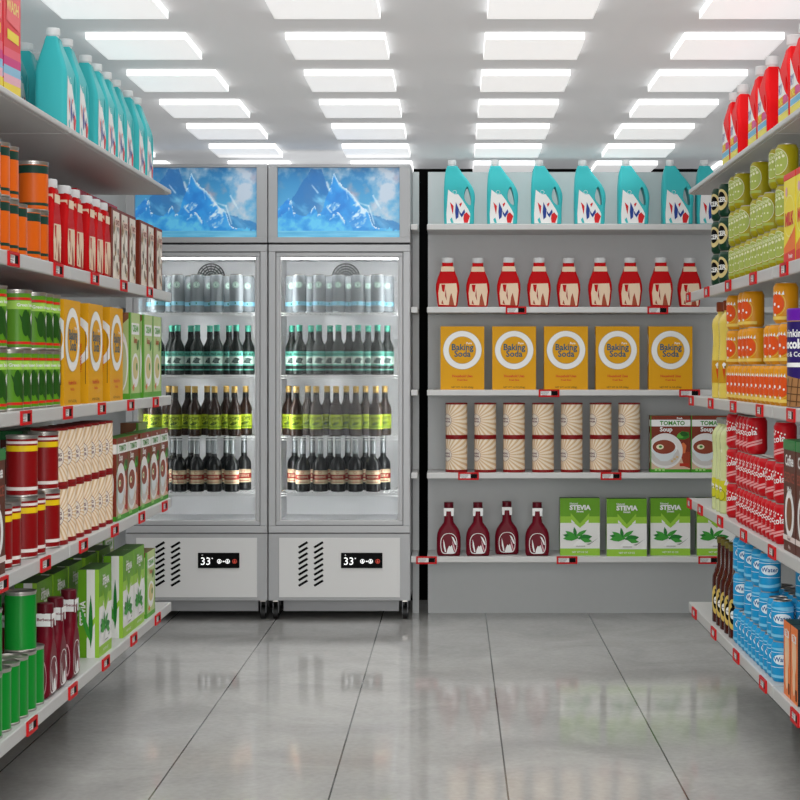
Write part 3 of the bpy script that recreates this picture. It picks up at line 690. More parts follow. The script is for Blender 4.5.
def make_soy():
    Br = C('dark_brown_glass', '46160e', .15, coat=.6); A = Art(); L = C('mustard_label', 'd4b860')
    A.disc(0, .082, .028, L, 1, ry=.052); A.disc(0, .078, .017, BLACK, 2, ry=.03); A.disc(0, .08, .012, WHITE, 3, ry=.014); A.poly([(-.004,.105),(.004,.105),(.008,.12),(-.008,.12)], BLACK, 3); A.rect(-.01,.01,.079,.081,BLACK,4)
    prof = [(.029,0),(.032,.003),(.032,.15),(.03,.17),(.022,.19),(.0145,.215),(.0125,.285),(.014,.29)]
    return bottle('brown_sauce_bottle', prof, Br, (A, .0322, .9), ([(.0148,.284),(.0148,.303),(.013,.305),(0,.305)], C('olive_cap', '6e6428', .4)))

# ---------------------------------------------------------------- placing
def run(proto, Ys, sign, z, look, cat, group=None, depth=0, xin=.014, rowword=None, sz=1):
    """things on a side shelf facing the aisle; depth = radius for round things (0 for fronts at y=0)"""
    xf = (XL if sign < 0 else XR)+xin+depth
    side = 'left' if sign < 0 else 'right'
    Ys = sorted(Ys, reverse=True)
    for k, y in enumerate(Ys):
        tail = (rowword+', ') if rowword else ''
        inst(proto, (sign*xf, y, z), -sign*PI/2, '%s on %s shelving, %s%s from the far end' % (look, side, tail, ORD[k] if len(Ys) > 1 else 'nearest'), cat, group, sz)
def stack(proto, layers, sign, z, h, R, look, cat, group, xin=.014, words=None, row=None):
    words = words or (['lower layer', 'upper layer'] if len(layers) == 2 else ['bottom layer', 'middle layer', 'top layer'])
    for i, l in enumerate(layers):
        run(proto, l, sign, z+i*(h+.0003), look, cat, group, depth=R, xin=xin, rowword=(words[i]+((' '+row) if row else '')))
def sr(a, b, p):  
    out = []; 
    while a < b+1e-6: out.append(round(a, 4)); a += p
    return out
BX = 455; KB = .004824      # wall shelves
def back(proto, xs, z, look, cat, group, y=8.235, rz=0, jit=None):
    for k, px in enumerate(xs):
        inst(proto, ((px-BX)*KB, y+(jit[k] if jit else 0), z), rz, look+', %s from the left' % ORD[k], cat, group)

jug = make_jug(); redjug = make_red_jug(); ket = make_ketchup(); bbq = make_bbq()
sbox, sside = make_soda_box(); tom = make_tomato(); mush = make_mushroom(); stev = make_stevia(); canis = make_canister()
# bake the side artwork of the baking soda box into its mesh
def add_side_art(o, art, w_, d):
    pb = PB()
    art.onto(pb, lambda u, v, e: (w_/2+e, d/2+u, v), eps=.0005); art.onto(pb, lambda u, v, e: (-w_/2-e, d/2-u, v), eps=.0005)
    bm = bmesh.new(); bm.from_mesh(o.data); me2 = pb.mesh('x')
    for m in pb.mats:
        if m.name not in [q.name for q in o.data.materials]: o.data.materials.append(m)
    names = [q.name for q in o.data.materials]; n0 = len(bm.faces); bm.from_mesh(me2); bm.faces.ensure_lookup_table()
    for i in range(n0, len(bm.faces)): bm.faces[i].material_index = names.index(pb.mats[pb.mi[i-n0]].name)
    bm.to_mesh(o.data); bm.free()
add_side_art(sbox, sside, .212, .05)

# wall shelving
back(jug, [459.5, 503, 547.5, 591, 635, 679.5, 714], ZS[0], 'teal detergent jug on top of the back shelving', 'detergent jug', 'teal jugs on the back shelving', y=8.285)
back(ket, [447.5, 478, 509, 539.5, 569.5, 601, 631.4, 662, 691.4], ZS[1], 'red ketchup bottle with cream label on the back shelving', 'ketchup bottle', 'ketchup bottles on the back shelving', y=8.26, jit=[.0,.02,-.01,.0,.02,.0,.0,-.01,.015])
back(sbox, [462.4, 514.4, 566.5, 618.3, 671.5], ZS[2], 'yellow baking soda box on the back shelving', 'baking soda box', 'baking soda boxes on the back shelving')
for j in range(2):
    back(canis, [456.5, 485.5, 514.5, 543.8, 572.6, 601.8, 630.6], ZS[3]+j*.1683, 'cream sunburst canister on the back shelving, %s layer' % ('lower', 'upper')[j], 'canister', 'cream canisters on the back shelving', y=8.265)
back(tom, [670.8, 711.5], ZS[3], 'brown tomato soup box on the back shelving', 'soup box', 'tomato soup boxes on the back shelving', y=8.22)
back(bbq, [448.7, 478, 507.5, 537.6], ZS[4], 'burgundy barbecue sauce bottle on the back shelving', 'sauce bottle', 'barbecue sauce bottles on the back shelving', y=8.245, jit=[0,0,.06,0])
back(stev, [580.8, 627.2, 671.8, 718.5], ZS[4], 'green stevia sweetener box on the back shelving', 'sweetener box', 'stevia boxes on the back shelving', jit=[.015,-.02,.015,.015], y=8.24)

# left shelving
LT = ZS[0]
run(make_powder(), [4.30, 4.125], -1, LT, 'red striped washing powder box', 'detergent box', 'washing powder boxes')
run(jug, [4.97,5.135,5.40,5.555,5.71,5.865,6.09,6.25], -1, LT, 'teal detergent jug', 'detergent jug', 'teal jugs on the left shelving', depth=.046, rowword='front row', sz=.925)
run(jug, [4.78,4.95,5.2,5.36,5.62,5.8,6.0,6.2], -1, LT, 'teal detergent jug', 'detergent jug', 'teal jugs on the left shelving', depth=.046, xin=.15, rowword='back row', sz=.925)
oc = make_orange_can()
stack(oc, [[4.1,4.19,4.277,4.363,4.45,4.595,4.683], [4.19,4.277,4.363,4.683]], -1, ZS[1], .138, .0425, 'orange can with dark green bands', 'can', 'orange cans')
run(ket, [4.785,4.96,5.076,5.248,5.364,5.480], -1, ZS[1], 'red ketchup bottle', 'ketchup bottle', 'ketchup bottles on the left shelving', depth=.024)
run(make_walnut(), [5.61,5.752,5.894,6.11,6.252,6.43], -1, ZS[1], 'brown nut and oat cereal box', 'cereal box', 'nut cereal boxes')
lc = make_leaf_can()
stack(lc, [[4.085,4.167,4.249,4.413,4.495,4.577,4.659,4.741,4.823], [4.167,4.249,4.495,4.659,4.741,4.823]], -1, ZS[2], .158, .04, 'green bean can with red lines', 'can', 'green bean cans')
run(sbox, [4.975,5.30,5.625], -1, ZS[2], 'yellow baking soda box', 'baking soda box', 'baking soda boxes on the left shelving')
run(mush, [5.955,6.205,6.39], -1, ZS[2], 'pale green cream soup box', 'soup box', 'cream soup boxes')
rc = make_red_can()
stack(rc, [[4.30,4.386,4.563,4.65,4.82], [4.563,4.80]], -1, ZS[3], .165, .0425, 'dark red can with yellow band', 'can', 'dark red cans')
stack(canis, [[4.916+.1075*i for i in range(7)]]*2, -1, ZS[3], .168, .0535, 'cream sunburst canister', 'canister', 'cream canisters on the left shelving')
run(tom, [5.715,5.91,6.145,6.34,6.535], -1, ZS[3], 'brown and green tomato soup box', 'soup box', 'tomato soup boxes on the left shelving')
cof = make_coffee()
inst(cof, (-XL-.014, 4.15, ZS[3]), PI/2, 'brown coffee box with green lid at the left edge of the photo', 'coffee box')
for k, y in enumerate((5.62, 5.45)):
    inst(cof, (-XL-.26, y, ZS[3]), PI/2, 'brown coffee box behind the cream canisters on the left shelving, %s from the far end' % ORD[k], 'coffee box', 'coffee boxes behind the canisters')
gc = make_green_can()
stack(gc, [[4.117,4.203,4.289,4.375,4.461,4.547,4.633], [4.203,4.547]], -1, ZS[4], .16, .0425, 'plain green can', 'can', 'plain green cans')
inst(gc, (-XL-.014-.13, 4.53, ZS[4]+.3206), 0, 'plain green can on top of the second row on the left bottom shelf', 'can')
inst(gc, (-XL-.014-.13, 4.53, ZS[4]), 0, 'plain green can hidden low in the second row on the left bottom shelf', 'can')
inst(gc, (-XL-.014-.13, 4.53, ZS[4]+.1603), 0, 'plain green can midway up the second row on the left bottom shelf', 'can')
run(bbq, [4.738,4.858,5.025], -1, ZS[4], 'burgundy barbecue sauce bottle', 'sauce bottle', 'barbecue sauce bottles on the left shelving', depth=.022, rowword='front row')
run(bbq, [4.72,4.9], -1, ZS[4], 'burgundy barbecue sauce bottle', 'sauce bottle', 'barbecue sauce bottles on the left shelving', depth=.022, xin=.12, rowword='back row')
run(stev, [5.455,5.84,6.037], -1, ZS[4], 'green stevia box', 'sweetener box', 'stevia boxes on the left shelving', xin=.016, rowword='front row')
run(stev, [5.12,5.33,5.54,5.78,6.0], -1, ZS[4], 'green stevia box', 'sweetener box', 'stevia boxes on the left shelving', xin=.13, rowword='back row')
inst(mush, (-XL-.016, 6.27, ZS[4]), PI/2, 'pale green cream soup box at the far end of the left bottom shelf', 'soup box').scale = (.95, .9, .8)

pw = bpy.data.objects['washing_powder_box']; CARB = bpy.data.objects
run(pw, [5.95,6.13,6.31,6.49], -1, ZS[1], 'striped washing powder box behind cereal', 'detergent box', 'washing powder boxes behind the cereal', xin=.20)
run(pw, [5.2,5.38,5.56,5.74,5.92,6.1,6.28,6.46], -1, ZS[2], 'striped washing powder box behind the soup boxes', 'detergent box', 'washing powder boxes behind the soup', xin=.2)
run(cof, [5.8,5.97,6.14,6.31], -1, ZS[3], 'brown coffee box behind tomato soup boxes', 'coffee box', 'coffee boxes behind the tomato soup', xin=.2)
run(mush, [6.5], -1, ZS[3], 'pale green soup box behind the tomato soup', 'soup box', xin=.09)
run(mush, [6.22,6.42], -1, ZS[4], 'pale green soup box low behind stevia', 'soup box', 'cream soup boxes at the back', xin=.2)

# right shelving
run(redjug, [5.80,5.63,5.285,5.115,4.785,4.615], 1, ZS[0], 'bright red softener jug', 'detergent jug', 'red jugs on the right shelving', depth=.034)
dk = make_soda('dark_green_can', C('dark_green_tin', '0e3a26', .3), dkcan_art(), off=.55)
stack(dk, [[6.13,5.96], [6.13,5.96], [6.13,5.96]], 1, ZS[1], .118, .033, 'dark green can with cream oval', 'can', 'dark green cans')
ol = make_soda('olive_green_can', C('olive_tin', 'a0960e', .35, spec=.25), olive_art(), off=.5)
stack(ol, [[5.745,5.64,5.535,5.43,5.325,5.22,5.115,5.01,4.905], [5.745,5.64,5.535,5.325,5.22,5.115,4.905], [5.745,5.64,5.325,5.01,4.905]], 1, ZS[1], .118, .033, 'olive can with pale oval', 'can', 'olive cans')
run(make_chips(), [4.70,4.53], 1, ZS[1], 'yellow milk powder box with red top', 'milk powder box', 'yellow boxes on the right shelving')
oil = make_oil('cooking_oil_bottle', 'e8d060', '8a3c1c', 'carrot')
run(oil, [6.12,5.97], 1, ZS[2], 'yellow cooking oil bottle with brown cap', 'oil bottle', 'cooking oil bottles', depth=.037)
to = make_soda('orange_tomato_can', C('amber_tin', 'dc9410', .35, spec=.25), tomato_art(), R=.036, h=.119, off=.5)
stack(to, [sr(4.86, 5.80, .0775), [5.79,5.5575,5.48,5.4025,5.0925,5.015,4.86], [5.79,5.5575,5.48,4.9375]], 1, ZS[2], .119, .036, 'amber can with tomato picture', 'can', 'amber tomato cans')
choc = make_choc()
inst(choc, (XR+.014+.056, 4.735, ZS[2]), -PI/2, 'purple drinking chocolate canister with violet lid on the right middle shelf', 'canister')
lem = make_oil('lemon_drink_bottle', 'd4dca0', '9a9a94', 'lemon', h=.33)
run(lem, [6.12,6.03,5.945], 1, ZS[3], 'pale lemon drink bottle with grey cap', 'drink bottle', 'lemon drink bottles', depth=.037)
cola = make_soda('red_cola_can', C('cola_red', 'c00c1a', .35, spec=.25), cola_art(), off=.55)
b = [5.79]+sr(4.93, 5.66, .0665)
stack(cola, [b, [5.79]+[5.595-.0665*i for i in range(7)]+[5.063,4.93], [5.79,5.595,5.5285,5.462,5.3955,4.93]], 1, ZS[3], .118, .033, 'red cola can', 'can', 'red cola cans')
run(cof, [4.70,4.525], 1, ZS[3], 'brown coffee box with green lid', 'coffee box', 'coffee boxes on the right shelving')
soy = make_soy()
run(soy, [6.12,6.03,5.94,5.85,5.755], 1, ZS[4], 'dark brown sauce bottle with mustard label', 'sauce bottle', 'brown sauce bottles', depth=.033)
wat = make_soda('blue_water_can', C('water_blue', '1c98d0', .35, spec=.25), water_art(), off=1.35)
stack(wat, [[5.65]+[5.57-.0665*i for i in range(10)], [5.65,5.437,5.304,5.171,5.038,4.9715], [5.65,5.57,5.437,5.304,5.171]], 1, ZS[4], .118, .033, 'blue water can', 'can', 'blue water cans', row='in front')
stack(wat, [[5.32-.07*i for i in range(7)], [5.32-.07*i for i in range(7)], [4.9,4.97]], 1, ZS[4], .118, .033, 'blue water can', 'can', 'blue water cans', xin=.085, row='behind')
run(make_small_orange(), [4.735,4.635], 1, ZS[4], 'orange tea box with black sides', 'tea box', 'orange tea boxes')

# ================================================================= FRIDGES
STEEL = M('brushed_fridge_grey', 'b0b1b2', .42, .1, noise_amt=.02, noise_scale=4); STL2 = M('door_frame_grey', 'b8b9ba', .4, .1); GASK = M('dark_gasket', '2c2c2e', .6)
LINER = M('fridge_liner_white', 'f2f2f4', .5); PWH = M('fridge_panel_white', 'e2e2e0', .5); WIRE = M('white_wire', 'f0f0f0', .35)
LED = M('fridge_led', 'ffffff', .5, emit=9, emcol='ffffff')
gm = bpy.data.materials.new('fridge_glass'); gm.use_nodes = True; nt = gm.node_tree
for n in list(nt.nodes): nt.nodes.remove(n)
o_ = nt.nodes.new('ShaderNodeOutputMaterial'); tr = nt.nodes.new('ShaderNodeBsdfTransparent'); gl = nt.nodes.new('ShaderNodeBsdfGlossy'); mx = nt.nodes.new('ShaderNodeMixShader'); fz = nt.nodes.new('ShaderNodeFresnel')
fz.inputs[0].default_value = 1.45; gl.inputs['Roughness'].default_value = .03; gl.inputs[0].default_value = (.15, .15, .15, 1); tr.inputs[0].default_value = (.97, .985, .98, 1)
nt.links.new(fz.outputs[0], mx.inputs[0]); nt.links.new(tr.outputs[0], mx.inputs[1]); nt.links.new(gl.outputs[0], mx.inputs[2]); nt.links.new(mx.outputs[0], o_.inputs[0])
GLASS = gm
# artwork on the lit sign: icy mountains, painted per vertex (a print)
am = bpy.data.materials.new('ice_mountain_print'); am.use_nodes = True; b_ = am.node_tree.nodes['Principled BSDF']; at = am.node_tree.nodes.new('ShaderNodeAttribute'); at.attribute_name = 'print'
am.node_tree.links.new(at.outputs['Color'], b_.inputs['Base Color']); am.node_tree.links.new(at.outputs['Color'], b_.inputs['Emission Color'])
b_.inputs['Emission Strength'].default_value = .3; b_.inputs['Roughness'].default_value = .3
def ridge(u, pts):
    for (a, b), (c, d) in zip(pts, pts[1:]):
        if a <= u <= c: return b+(d-b)*(u-a)/(c-a)
    return 0
def fbm(x, y, s, seed=0): return noise.fractal(Vector((x*s+seed, y*s, seed*.7)), .8, 2.1, 6)
def mixc(a, b, t): t = max(0, min(1, t)); return [a[i]+(b[i]-a[i])*t for i in range(3)]
def ice(u, v):     # u,v in 0..1 ; v up ; aspect 1.75
    U = u*1.75
    sky = mixc((.36,.70,.86), (.12,.46,.70), v**1.6)
    cl_ = fbm(U, v, 2.3, 3)+.25*(v-.45)+.55*max(0, u-.5)-.1
    c = mixc(sky, (.72,.78,.84), max(0, cl_)*1.5)
    c = mixc(c, (.62,.62,.70), max(0, fbm(U, v, 3.5, 9)+.9*(v-.75))*1.2*(1 if u > .4 else .6))
    n = fbm(U, v, 6, 1)*.035
    # far big peak
    r1 = ridge(u, [(0,.35),(.1,.5),(.2,.78),(.27,.99),(.36,1.0),(.4,.75),(.5,.5),(1,.2)])+n
    if v < r1: c = mixc(c, (.10,.42,.70), .85-.3*(1-v)); c = mixc(c, (.45,.75,.9), max(0, fbm(U+v*.7, v, 5, 5))*.9)
    r2 = ridge(u, [(0,.42),(.09,.55),(.12,.38),(.25,.3),(.36,.35),(.46,.93),(.5,.78),(.56,.68),(.61,.6),(.68,.45),(.74,.38),(.78,.16),(.9,.1),(1,.06)])+n
    if v < r2:
        base = mixc((.10,.50,.83), (.18,.62,.90), fbm(U, v, 4, 7)+.4)
        c = mixc(base, (.55,.80,.93), (.35-v)*1.4)
        sh = fbm(U-v*.6, v, 7, 12)
        if sh > .25: c = mixc(c, (.80,.90,.97), (sh-.25)*2.2)
        d = r2-v
        if d < .05 and u > .44: c = mixc((.88,.93,.97), c, d/.05*.8)
    r3 = ridge(u, [(0,.26),(.08,.4),(.11,.52),(.13,.36),(.2,.3),(.27,.34),(.30,.48),(.33,.33),(.38,.28),(.46,.36),(.5,.35),(.55,.22),(.65,.15),(1,.12)])+n*1.5
    if v < r3:
        base = mixc((.12,.55,.85), (.35,.75,.93), fbm(U, v, 6, 21)+.35+(.25-v)*2); c = base
        d = r3-v
        if d < .07 and fbm(U, v, 8, 2) > -.1 and (.09 < u < .14 or .27 < u < .35 or .42 < u < .55): c = mixc((.9,.95,.98), c, d/.07)
    if v < .1: c = mixc((.45,.76,.88), (.30,.66,.82), fbm(U*.5, v*6, 3, 4)+.5)
    # streaks of snow
    for (u0, v0, u1, v1, wd) in ((.28,.75,.33,.64,.008),(.40,.80,.42,.68,.012),(.56,.7,.575,.55,.01),(.61,.62,.66,.5,.018),(.66,.5,.745,.45,.014),(.745,.45,.79,.2,.008),(.78,.6,.84,.42,.012),(.40,.44,.44,.36,.008)):
        t = ((u-u0)*(u1-u0)*3+(v-v0)*(v1-v0))/((u1-u0)**2*3+(v1-v0)**2)
        if -.05 < t < 1.05:
            dx = (u-u0-t*(u1-u0))*1.75; dy = v-v0-t*(v1-v0); dd = math.hypot(dx, dy)+n*.3
            if dd < wd*1.4: c = mixc(mixc((.86,.92,.96), c, .35), c, dd/(wd*1.4))
    return c
def sign_mesh(x0, x1, z0, z1, y):
    nx, nz = 210, 120; vs = []; fs = []; cs = []
    for j in range(nz+1):
        for i in range(nx+1):
            vs.append((x0+(x1-x0)*i/nx, y, z0+(z1-z0)*j/nz)); cs += [*lin(ice(i/nx, j/nz)), 1]
    for j in range(nz):
        for i in range(nx):
            a = j*(nx+1)+i; fs.append((a, a+1, a+nx+2, a+nx+1))
    me = bpy.data.meshes.new('sign_picture'); me.from_pydata(vs, [], fs); me.materials.append(am)
    ca = me.color_attributes.new('print', 'FLOAT_COLOR', 'POINT'); ca.data.foreach_set('color', cs); return me

def make_fridge():
    """front plane at local y=0 (body behind the door), x centred, width .69"""
    r = empty('display_fridge'); hw = .3435; D = .54
    pb = PB()     # cabinet shell
    for s in (-1, 1): pb.box(min(s*hw, s*(hw-.035)), max(s*hw, s*(hw-.035)), .035, D, .105, 1.825, STEEL)
    pb.box(-hw+.035, hw-.035, .035, D, 1.775, 1.825, STEEL); pb.box(-hw+.035, hw-.035, D-.03, D, .105, 1.775, STEEL); pb.box(-hw+.035, hw-.035, .035, D-.03, .105, .47, STEEL)
    pb.build('cabinet', r)
    pb = PB(); t = .004; x = hw-.035; # liner
    pb.box(-x, -x+t, .04, D-.034, .474, 1.771, LINER); pb.box(x-t, x, .04, D-.034, .474, 1.771, LINER)
    pb.box(-x+t, x-t, D-.038, D-.034, .474, 1.771, LINER); pb.box(-x+t, x-t, .04, D-.038, .4705, .4745, LINER); pb.box(-x+t, x-t, .04, D-.038, 1.7675, 1.7715, LINER)
    pb.build('inner_liner', r)
    pb = PB(); pb.box(-x+.02, x-.02, .055, .085, 1.755, 1.765, LED); pb.build('led_and_fill_strip', r)
    for s in (-1, 1):
        pb = PB(); pb.box(min(s*(x-.008), s*(x-.018)), max(s*(x-.008), s*(x-.018)), .048, .060, .50, 1.74, M('fridge_side_fill', 'ffffff', .5, emit=21, emcol='ffffff')); pb.build('led_and_fill_strip', r)  # unseen glowing strips added behind the door frame to brighten the interior
    # fan grille on the back of the liner
    pb = PB(); yg = D-.040; FG = M('fan_grille_grey', '4c4f52', .5)
    def ringm(r0, r1, mat, y0):
        n = 32; vs = []; 
        for rr in (r0, r1):
            for yy in (y0, y0-.006):
                for k in range(n): vs.append((rr*math.cos(2*PI*k/n), yy, 1.69+rr*math.sin(2*PI*k/n)))
        fs = []
        for k in range(n):
            k2 = (k+1) % n; fs += [(n+k, n+k2, 3*n+k2, 3*n+k), (2*n+k, 3*n+k, 3*n+k2, 2*n+k2), (k, k2, n+k2, n+k)]
        pb.add(vs, fs, mat)
    for q in range(5): ringm(.014+.013*q, .020+.013*q, FG, yg)
    for k in range(8):
        a = PI*k/8; pb.tube((.072*math.cos(a), yg-.003, 1.69+.072*math.sin(a)), (-.072*math.cos(a), yg-.003, 1.69-.072*math.sin(a)), .0022, FG)
    pb.build('fan_grille', r)
    # sign box
    sb = PB(); y0 = -.004
    sb.box(-hw, hw, .03, D, 1.832, 2.212, STEEL)
    for a in ((-hw, hw, 2.196, 2.212), (-hw, hw, 1.832, 1.858), (-hw, -hw+.044, 1.858, 2.196), (hw-.052, hw, 1.858, 2.196)): sb.box(a[0], a[1], 0, .03, a[2], a[3], STEEL, .0015)
    sbo = sb.build('sign_box', r)
    so = bpy.data.objects.new('sign_picture', sign_mesh(-hw+.044, hw-.052, 1.858, 2.196, .022)); COL.objects.link(so); so.parent = sbo
    PB().box(-hw+.004, hw-.004, .012, D-.05, 1.8252, 1.8318, GASK).build('seam', r)
    # door
    z0, z1 = .428, 1.822; d = PB()
    def framep(pb, a, b, zz0, zz1, wd, y0, y1, mat, bev=.002, wt=None, wb=None):
        wt = wt or wd; wb = wb or wd
        pb.box(a, b, y0, y1, zz1-wt, zz1, mat, bev); pb.box(a, b, y0, y1, zz0, zz0+wb, mat, bev)
        pb.box(a, a+wd, y0, y1, zz0+wb, zz1-wt, mat, bev); pb.box(b-wd, b, y0, y1, zz0+wb, zz1-wt, mat, bev)
    framep(d, -hw+.001, hw-.001, z0, z1, .034, 0, .03, STL2, .003)
    framep(d, -hw+.0365, hw-.0365, z0+.0365, z1-.0365, .02, .006, .028, STL2, .003)
    dd = d.build('door', r)
    g = PB(); framep(g, -hw+.034, hw-.034, z0+.034, z1-.034, .003, .010, .029, GASK, 0); g.build('gasket', dd)
    g = PB(); framep(g, -hw+.056, hw-.056, z0+.056, z1-.056, .005, .014, .026, M('bright_bead', 'd6d6d6', .4), 0); g.build('bead', dd)
    gp = PB(); gp.box(-hw+.061, hw-.061, .018, .022, z0+.061, z1-.061, GLASS); gp.build('glass_pane', dd)
    # lower panel
    l = PB(); l.box(-hw, hw, .004, .034, .10, .424, STEEL, .003); lo = l.build('lower_front', r)
    l = PB(); l.box(-hw+.052, hw-.05, 0, .004, .116, .404, PWH, .0015); li = l.build('service_panel', lo)
    for cx in (-.175, -.100):
        v = Art()
        for k in range(8):
            zc = .385-.0265*k*1.0-.012; v.poly([(cx-.025,zc-.011),(cx-.018,zc-.020),(cx+.025,zc+.006),(cx+.018,zc+.015)], BLACK, 1)
        vb = PB(); v.onto(vb, front(.0), eps=.001); vb.build('vent_slots', lo)
    c = PB(); c.box(.0085, .209, -.006, 0, .258, .332, M('display_black', '040404', .5, spec=.08), .002)
    c_o = c.build('control_display', r)
    DG = M('display_digits', 'ffffff', .5, emit=.9, emcol='ffffff'); A = Art(); A.text('33', .046, .290, .052, DG, 1, .0); A.text('o', .078, .306, .012, DG, 1); A.text('*', .03, .318, .012, DG, 1)
    for (cx, m) in ((.112, DG), (.152, DG), (.186, M('display_red', 'c8402c', .5, emit=.35, emcol='c8402c'))):
        A.ring(cx, .291, .0085, .011, m, 1, n=16); A.rect(cx-.006, cx+.006, .287, .290, m, 1); A.rect(cx-.002, cx+.002, .284, .298, m, 1)
    A.poly([(.127,.291),(.132,.295),(.132,.287)], DG, 1); A.poly([(.139,.291),(.134,.295),(.134,.287)], DG, 1)
    p = PB(); A.onto(p, front(-.006)); p.build('display_digits', c_o)
    # casters
    BL = M('caster_rubber', '141414', .5)
    for sx in (-1, 1):
        for yy in (.09, D-.07):
            w_ = PB(); cx = sx*(hw-.028)
            w_.box(cx-.012, cx+.012, yy-.025, yy+.025, .086, .105, TIN)
            for s in (-1, 1): w_.box(cx+s*.013-.002, cx+s*.013+.002, yy-.012, yy+.012, .03, .09, M('caster_fork', '5a5a5c', .4, .5))
            n = 20; vs = [(cx+q*.0105, yy+.033*math.cos(2*PI*k/n), .033+.033*math.sin(2*PI*k/n)) for q in (-1, 1) for k in range(n)]
            w_.add(vs, [tuple(range(n)), tuple(reversed(range(n, 2*n)))]+[(k, n+k, n+(k+1) % n, (k+1) % n) for k in range(n)], BL, True); w_.build('caster', r)
    # kick plate between the casters
    PB().box(-hw+.06, hw-.06, .14, .155, .03, .105, STEEL).build('kick_plate', r)
    # wire shelves
    for z in FS:
        s = PB(); a = hw-.045
        s.tube((-a,.05,z-.004), (a,.05,z-.004), .0028, WIRE); s.tube((-a,.05,z-.016), (a,.05,z-.016), .0024, WIRE); s.tube((-a,.42,z-.004), (a,.42,z-.004), .0028, WIRE); s.tube((-a,.24,z-.006), (a,.24,z-.006), .0028, WIRE)
        s.tube((-a,.05,z-.004), (-a,.42,z-.004), .0028, WIRE); s.tube((a,.05,z-.004), (a,.42,z-.004), .0028, WIRE)
        for k in range(24): xx = -a+2*a*(k+.5)/24; s.tube((xx,.05,z-.0018), (xx,.42,z-.0018), .0016, WIRE, 5)
        s.build('wire_shelf', r)
    return r
FS = [1.496, 1.192, .892, .620]
fr = make_fridge()
FX = [-1.251, -.5595]; FY = 8.22
inst(fr, (FX[0], FY, 0), 0, 'left upright glass-door drinks fridge with icy mountain sign', 'fridge', 'display fridges')
inst(fr, (FX[1], FY, 0), 0, 'right upright glass-door drinks fridge with icy mountain sign, beside the shelving', 'fridge', 'display fridges')

# drinks
def make_energy():
    R, h = .034, .188; r = empty('slim_drink_can'); pb = PB(); S1 = M('silver_can', '888e92', .4, .1); LB = C('pale_cyan_band', '8fd0e6', .35)
    pb.lathe([(R-.007,0),(R-.006,.002),(R,.010),(R,.035),(R,.055),(R,h-.014),(R-.006,h-.004)], 24, [S1,S1,S1,LB,S1,S1])
    A = Art(); A.disc(0, .135, .0165, C('badge_mint', 'd8ece4'), 1); A.ring(0, .135, .0125, .0145, C('badge_green', '3c8c74'), 2); A.text('S', 0, .135, .016, C('badge_green', ''), 2, .02)
    for k in range(12): A.rect(-.028+k*.005, -.0272+k*.005, .06, .115, C('grey_line_print', '96a0a6'), 1)
    A.rect(-.003, .003, .04, .05, C('badge_green', ''), 1)
    A.onto(pb, cyl(R), du=R*.22, eps=.0004); pb.build('printed_body', r)
    PB().lathe([(R-.006,h-.004),(R-.005,h-.001),(R-.0065,h),(R-.008,h-.003),(0,h-.003)], 24, TIN).build('lid', r); return r
def make_beer(name, capc, glassc, labc, art):
    G = C(name+'_glass', glassc, .3, spec=.3, coat=.08); A = Art(); R = .033
    LC = C(name+'_label', labc, .45); art(A, LC)
    prof = [(.029,0),(.0325,.004),(.0325,.128),(.0305,.142),(.019,.166),(.0150,.178),(.0145,.2),(.0135,.215)]
    r = empty(name); pb = PB(); pb.lathe(prof, 22, G)
    pb.lathe([(.0153,.186),(.0147,.205),(.0140,.216)], 20, C('neck_foil_black', '141416', .3)); pb.build('bottle', r)
    pb = PB(); A.onto(pb, cyl(.0327), du=.0327*.24, eps=.0004); pb.build('label', r)
    PB().lathe([(.0145,.213),(.0150,.215),(.0142,.236),(.0155,.238),(.0150,.244),(0,.245)], 18, C(name+'_cap', capc, .35, metal=.3)).build('cap', r); return r
def mint(A, LC):
    A.rect(-.055, .055, .045, .115, LC, 1); A.rect(-.05, .05, .052, .09, C('mint_pale', 'd2e6dc'), 2); A.text('PALE ALE', 0, .101, .015, BLACK, 3, .02)
    A.poly([(-.022,.06),(0,.085),(.024,.078),(.01,.065),(.02,.055),(-.005,.058)], C('fish_grey', '556b66'), 3); A.ring(0,.07,.012,.014,BLACK,4); A.rect(-.055,.055,.022,.028, LC, 1)
def lime(A, LC):
    A.rect(-.055, .055, .035, .105, LC, 1); A.rect(-.05,.05,.04,.05,C('lime_dark', '7c9a20'),2); A.text('HOPS', 0, .085, .022, C('lime_ink', '4a6018'), 3, .03); A.ring(-.012,.065,.009,.012,C('lime_ink', ''),3); A.ring(.012,.062,.008,.011,C('lime_dark', ''),3); A.leaf(-.02,.055,.04,.016,.3,C('lime_ink', ''),3)
mint_b = make_beer('green_capped_beer_bottle', '58b49c', '1e2422', '62b8a4', mint)
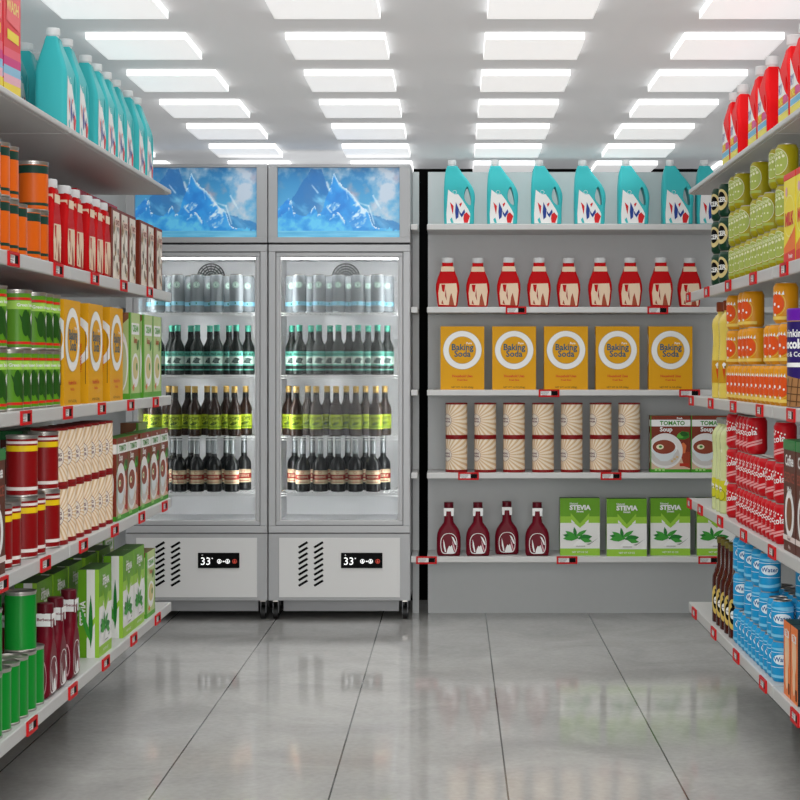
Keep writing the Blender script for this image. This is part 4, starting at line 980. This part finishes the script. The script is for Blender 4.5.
lime_b = make_beer('gold_capped_beer_bottle', 'c8a45c', '2c1c16', 'b8cc34', lime)
def make_dark():
    G = C('black_glass', '1a1b1d', .3, spec=.3, coat=.08); A = Art(); CRm = C('wine_label_cream', 'e0ceac'); RR = C('wine_label_red', 'a02c28')
    A.rect(-.055, .055, .04, .105, CRm, 1); A.rect(-.055, .055, .06, .085, RR, 2); A.text('RESERVE', 0, .0725, .016, CRm, 3, .02); A.ring(0, .095, .006, .008, RR, 2, asp=.8); A.rect(-.03,.03,.047,.050,RR,2); A.rect(-.055,.055,.1,.1015,RR,2)
    r = empty('dark_tall_bottle'); pb = PB(); pb.lathe([(.03,0),(.036,.004),(.036,.125),(.034,.142),(.025,.158),(.0145,.17),(.0135,.262)], 24, G)
    pb.build('bottle', r); pb = PB(); A.onto(pb, cyl(.0362), du=.0362*.24, eps=.0004); pb.build('label', r)
    pb = PB(); pb.lathe([(.0145,.185),(.0142,.266),(.0135,.27),(0,.27)], 18, M('silver_foil', '8c9092', .35, .6)); pb.build('neck_foil', r); return r
en = make_energy(); dkb = make_dark()
for f, fn in ((0, 'left'), (1, 'right')):
    for (pr, z, look, cat) in ((en, FS[0], 'slim silver drink can', 'can'), (mint_b, FS[1], 'beer bottle with green cap', 'beer bottle'),
                                        (lime_b, FS[2], 'beer bottle with gold cap', 'beer bottle'), (dkb, FS[3], 'dark tall bottle with red label', 'bottle')):
        c1, s1, c2, s2 = {'slim silver drink can': (-.011,.0955,-.0138,.0948), 'beer bottle with green cap': (-.011,.0955,-.0138,.0948), 'beer bottle with gold cap': (-.023,.0970,-.028,.0955), 'dark tall bottle with red label': (-.0135,.0857,-.017,.088)}[look]
        for k in range(5):
            inst(pr, (FX[f]+c1+(k-2)*s1, FY+.105, z), 0, '%s in the %s fridge, front row, %s from the left' % (look, fn, ORD[k]), cat, look+'s in the fridges')
        for k in range(6):
            inst(pr, (FX[f]+c2+(k-2.5)*s2, FY+.225, z), 0, '%s in the %s fridge, second row, %s from the left' % (look, fn, ORD[k]), cat, look+'s in the fridges')
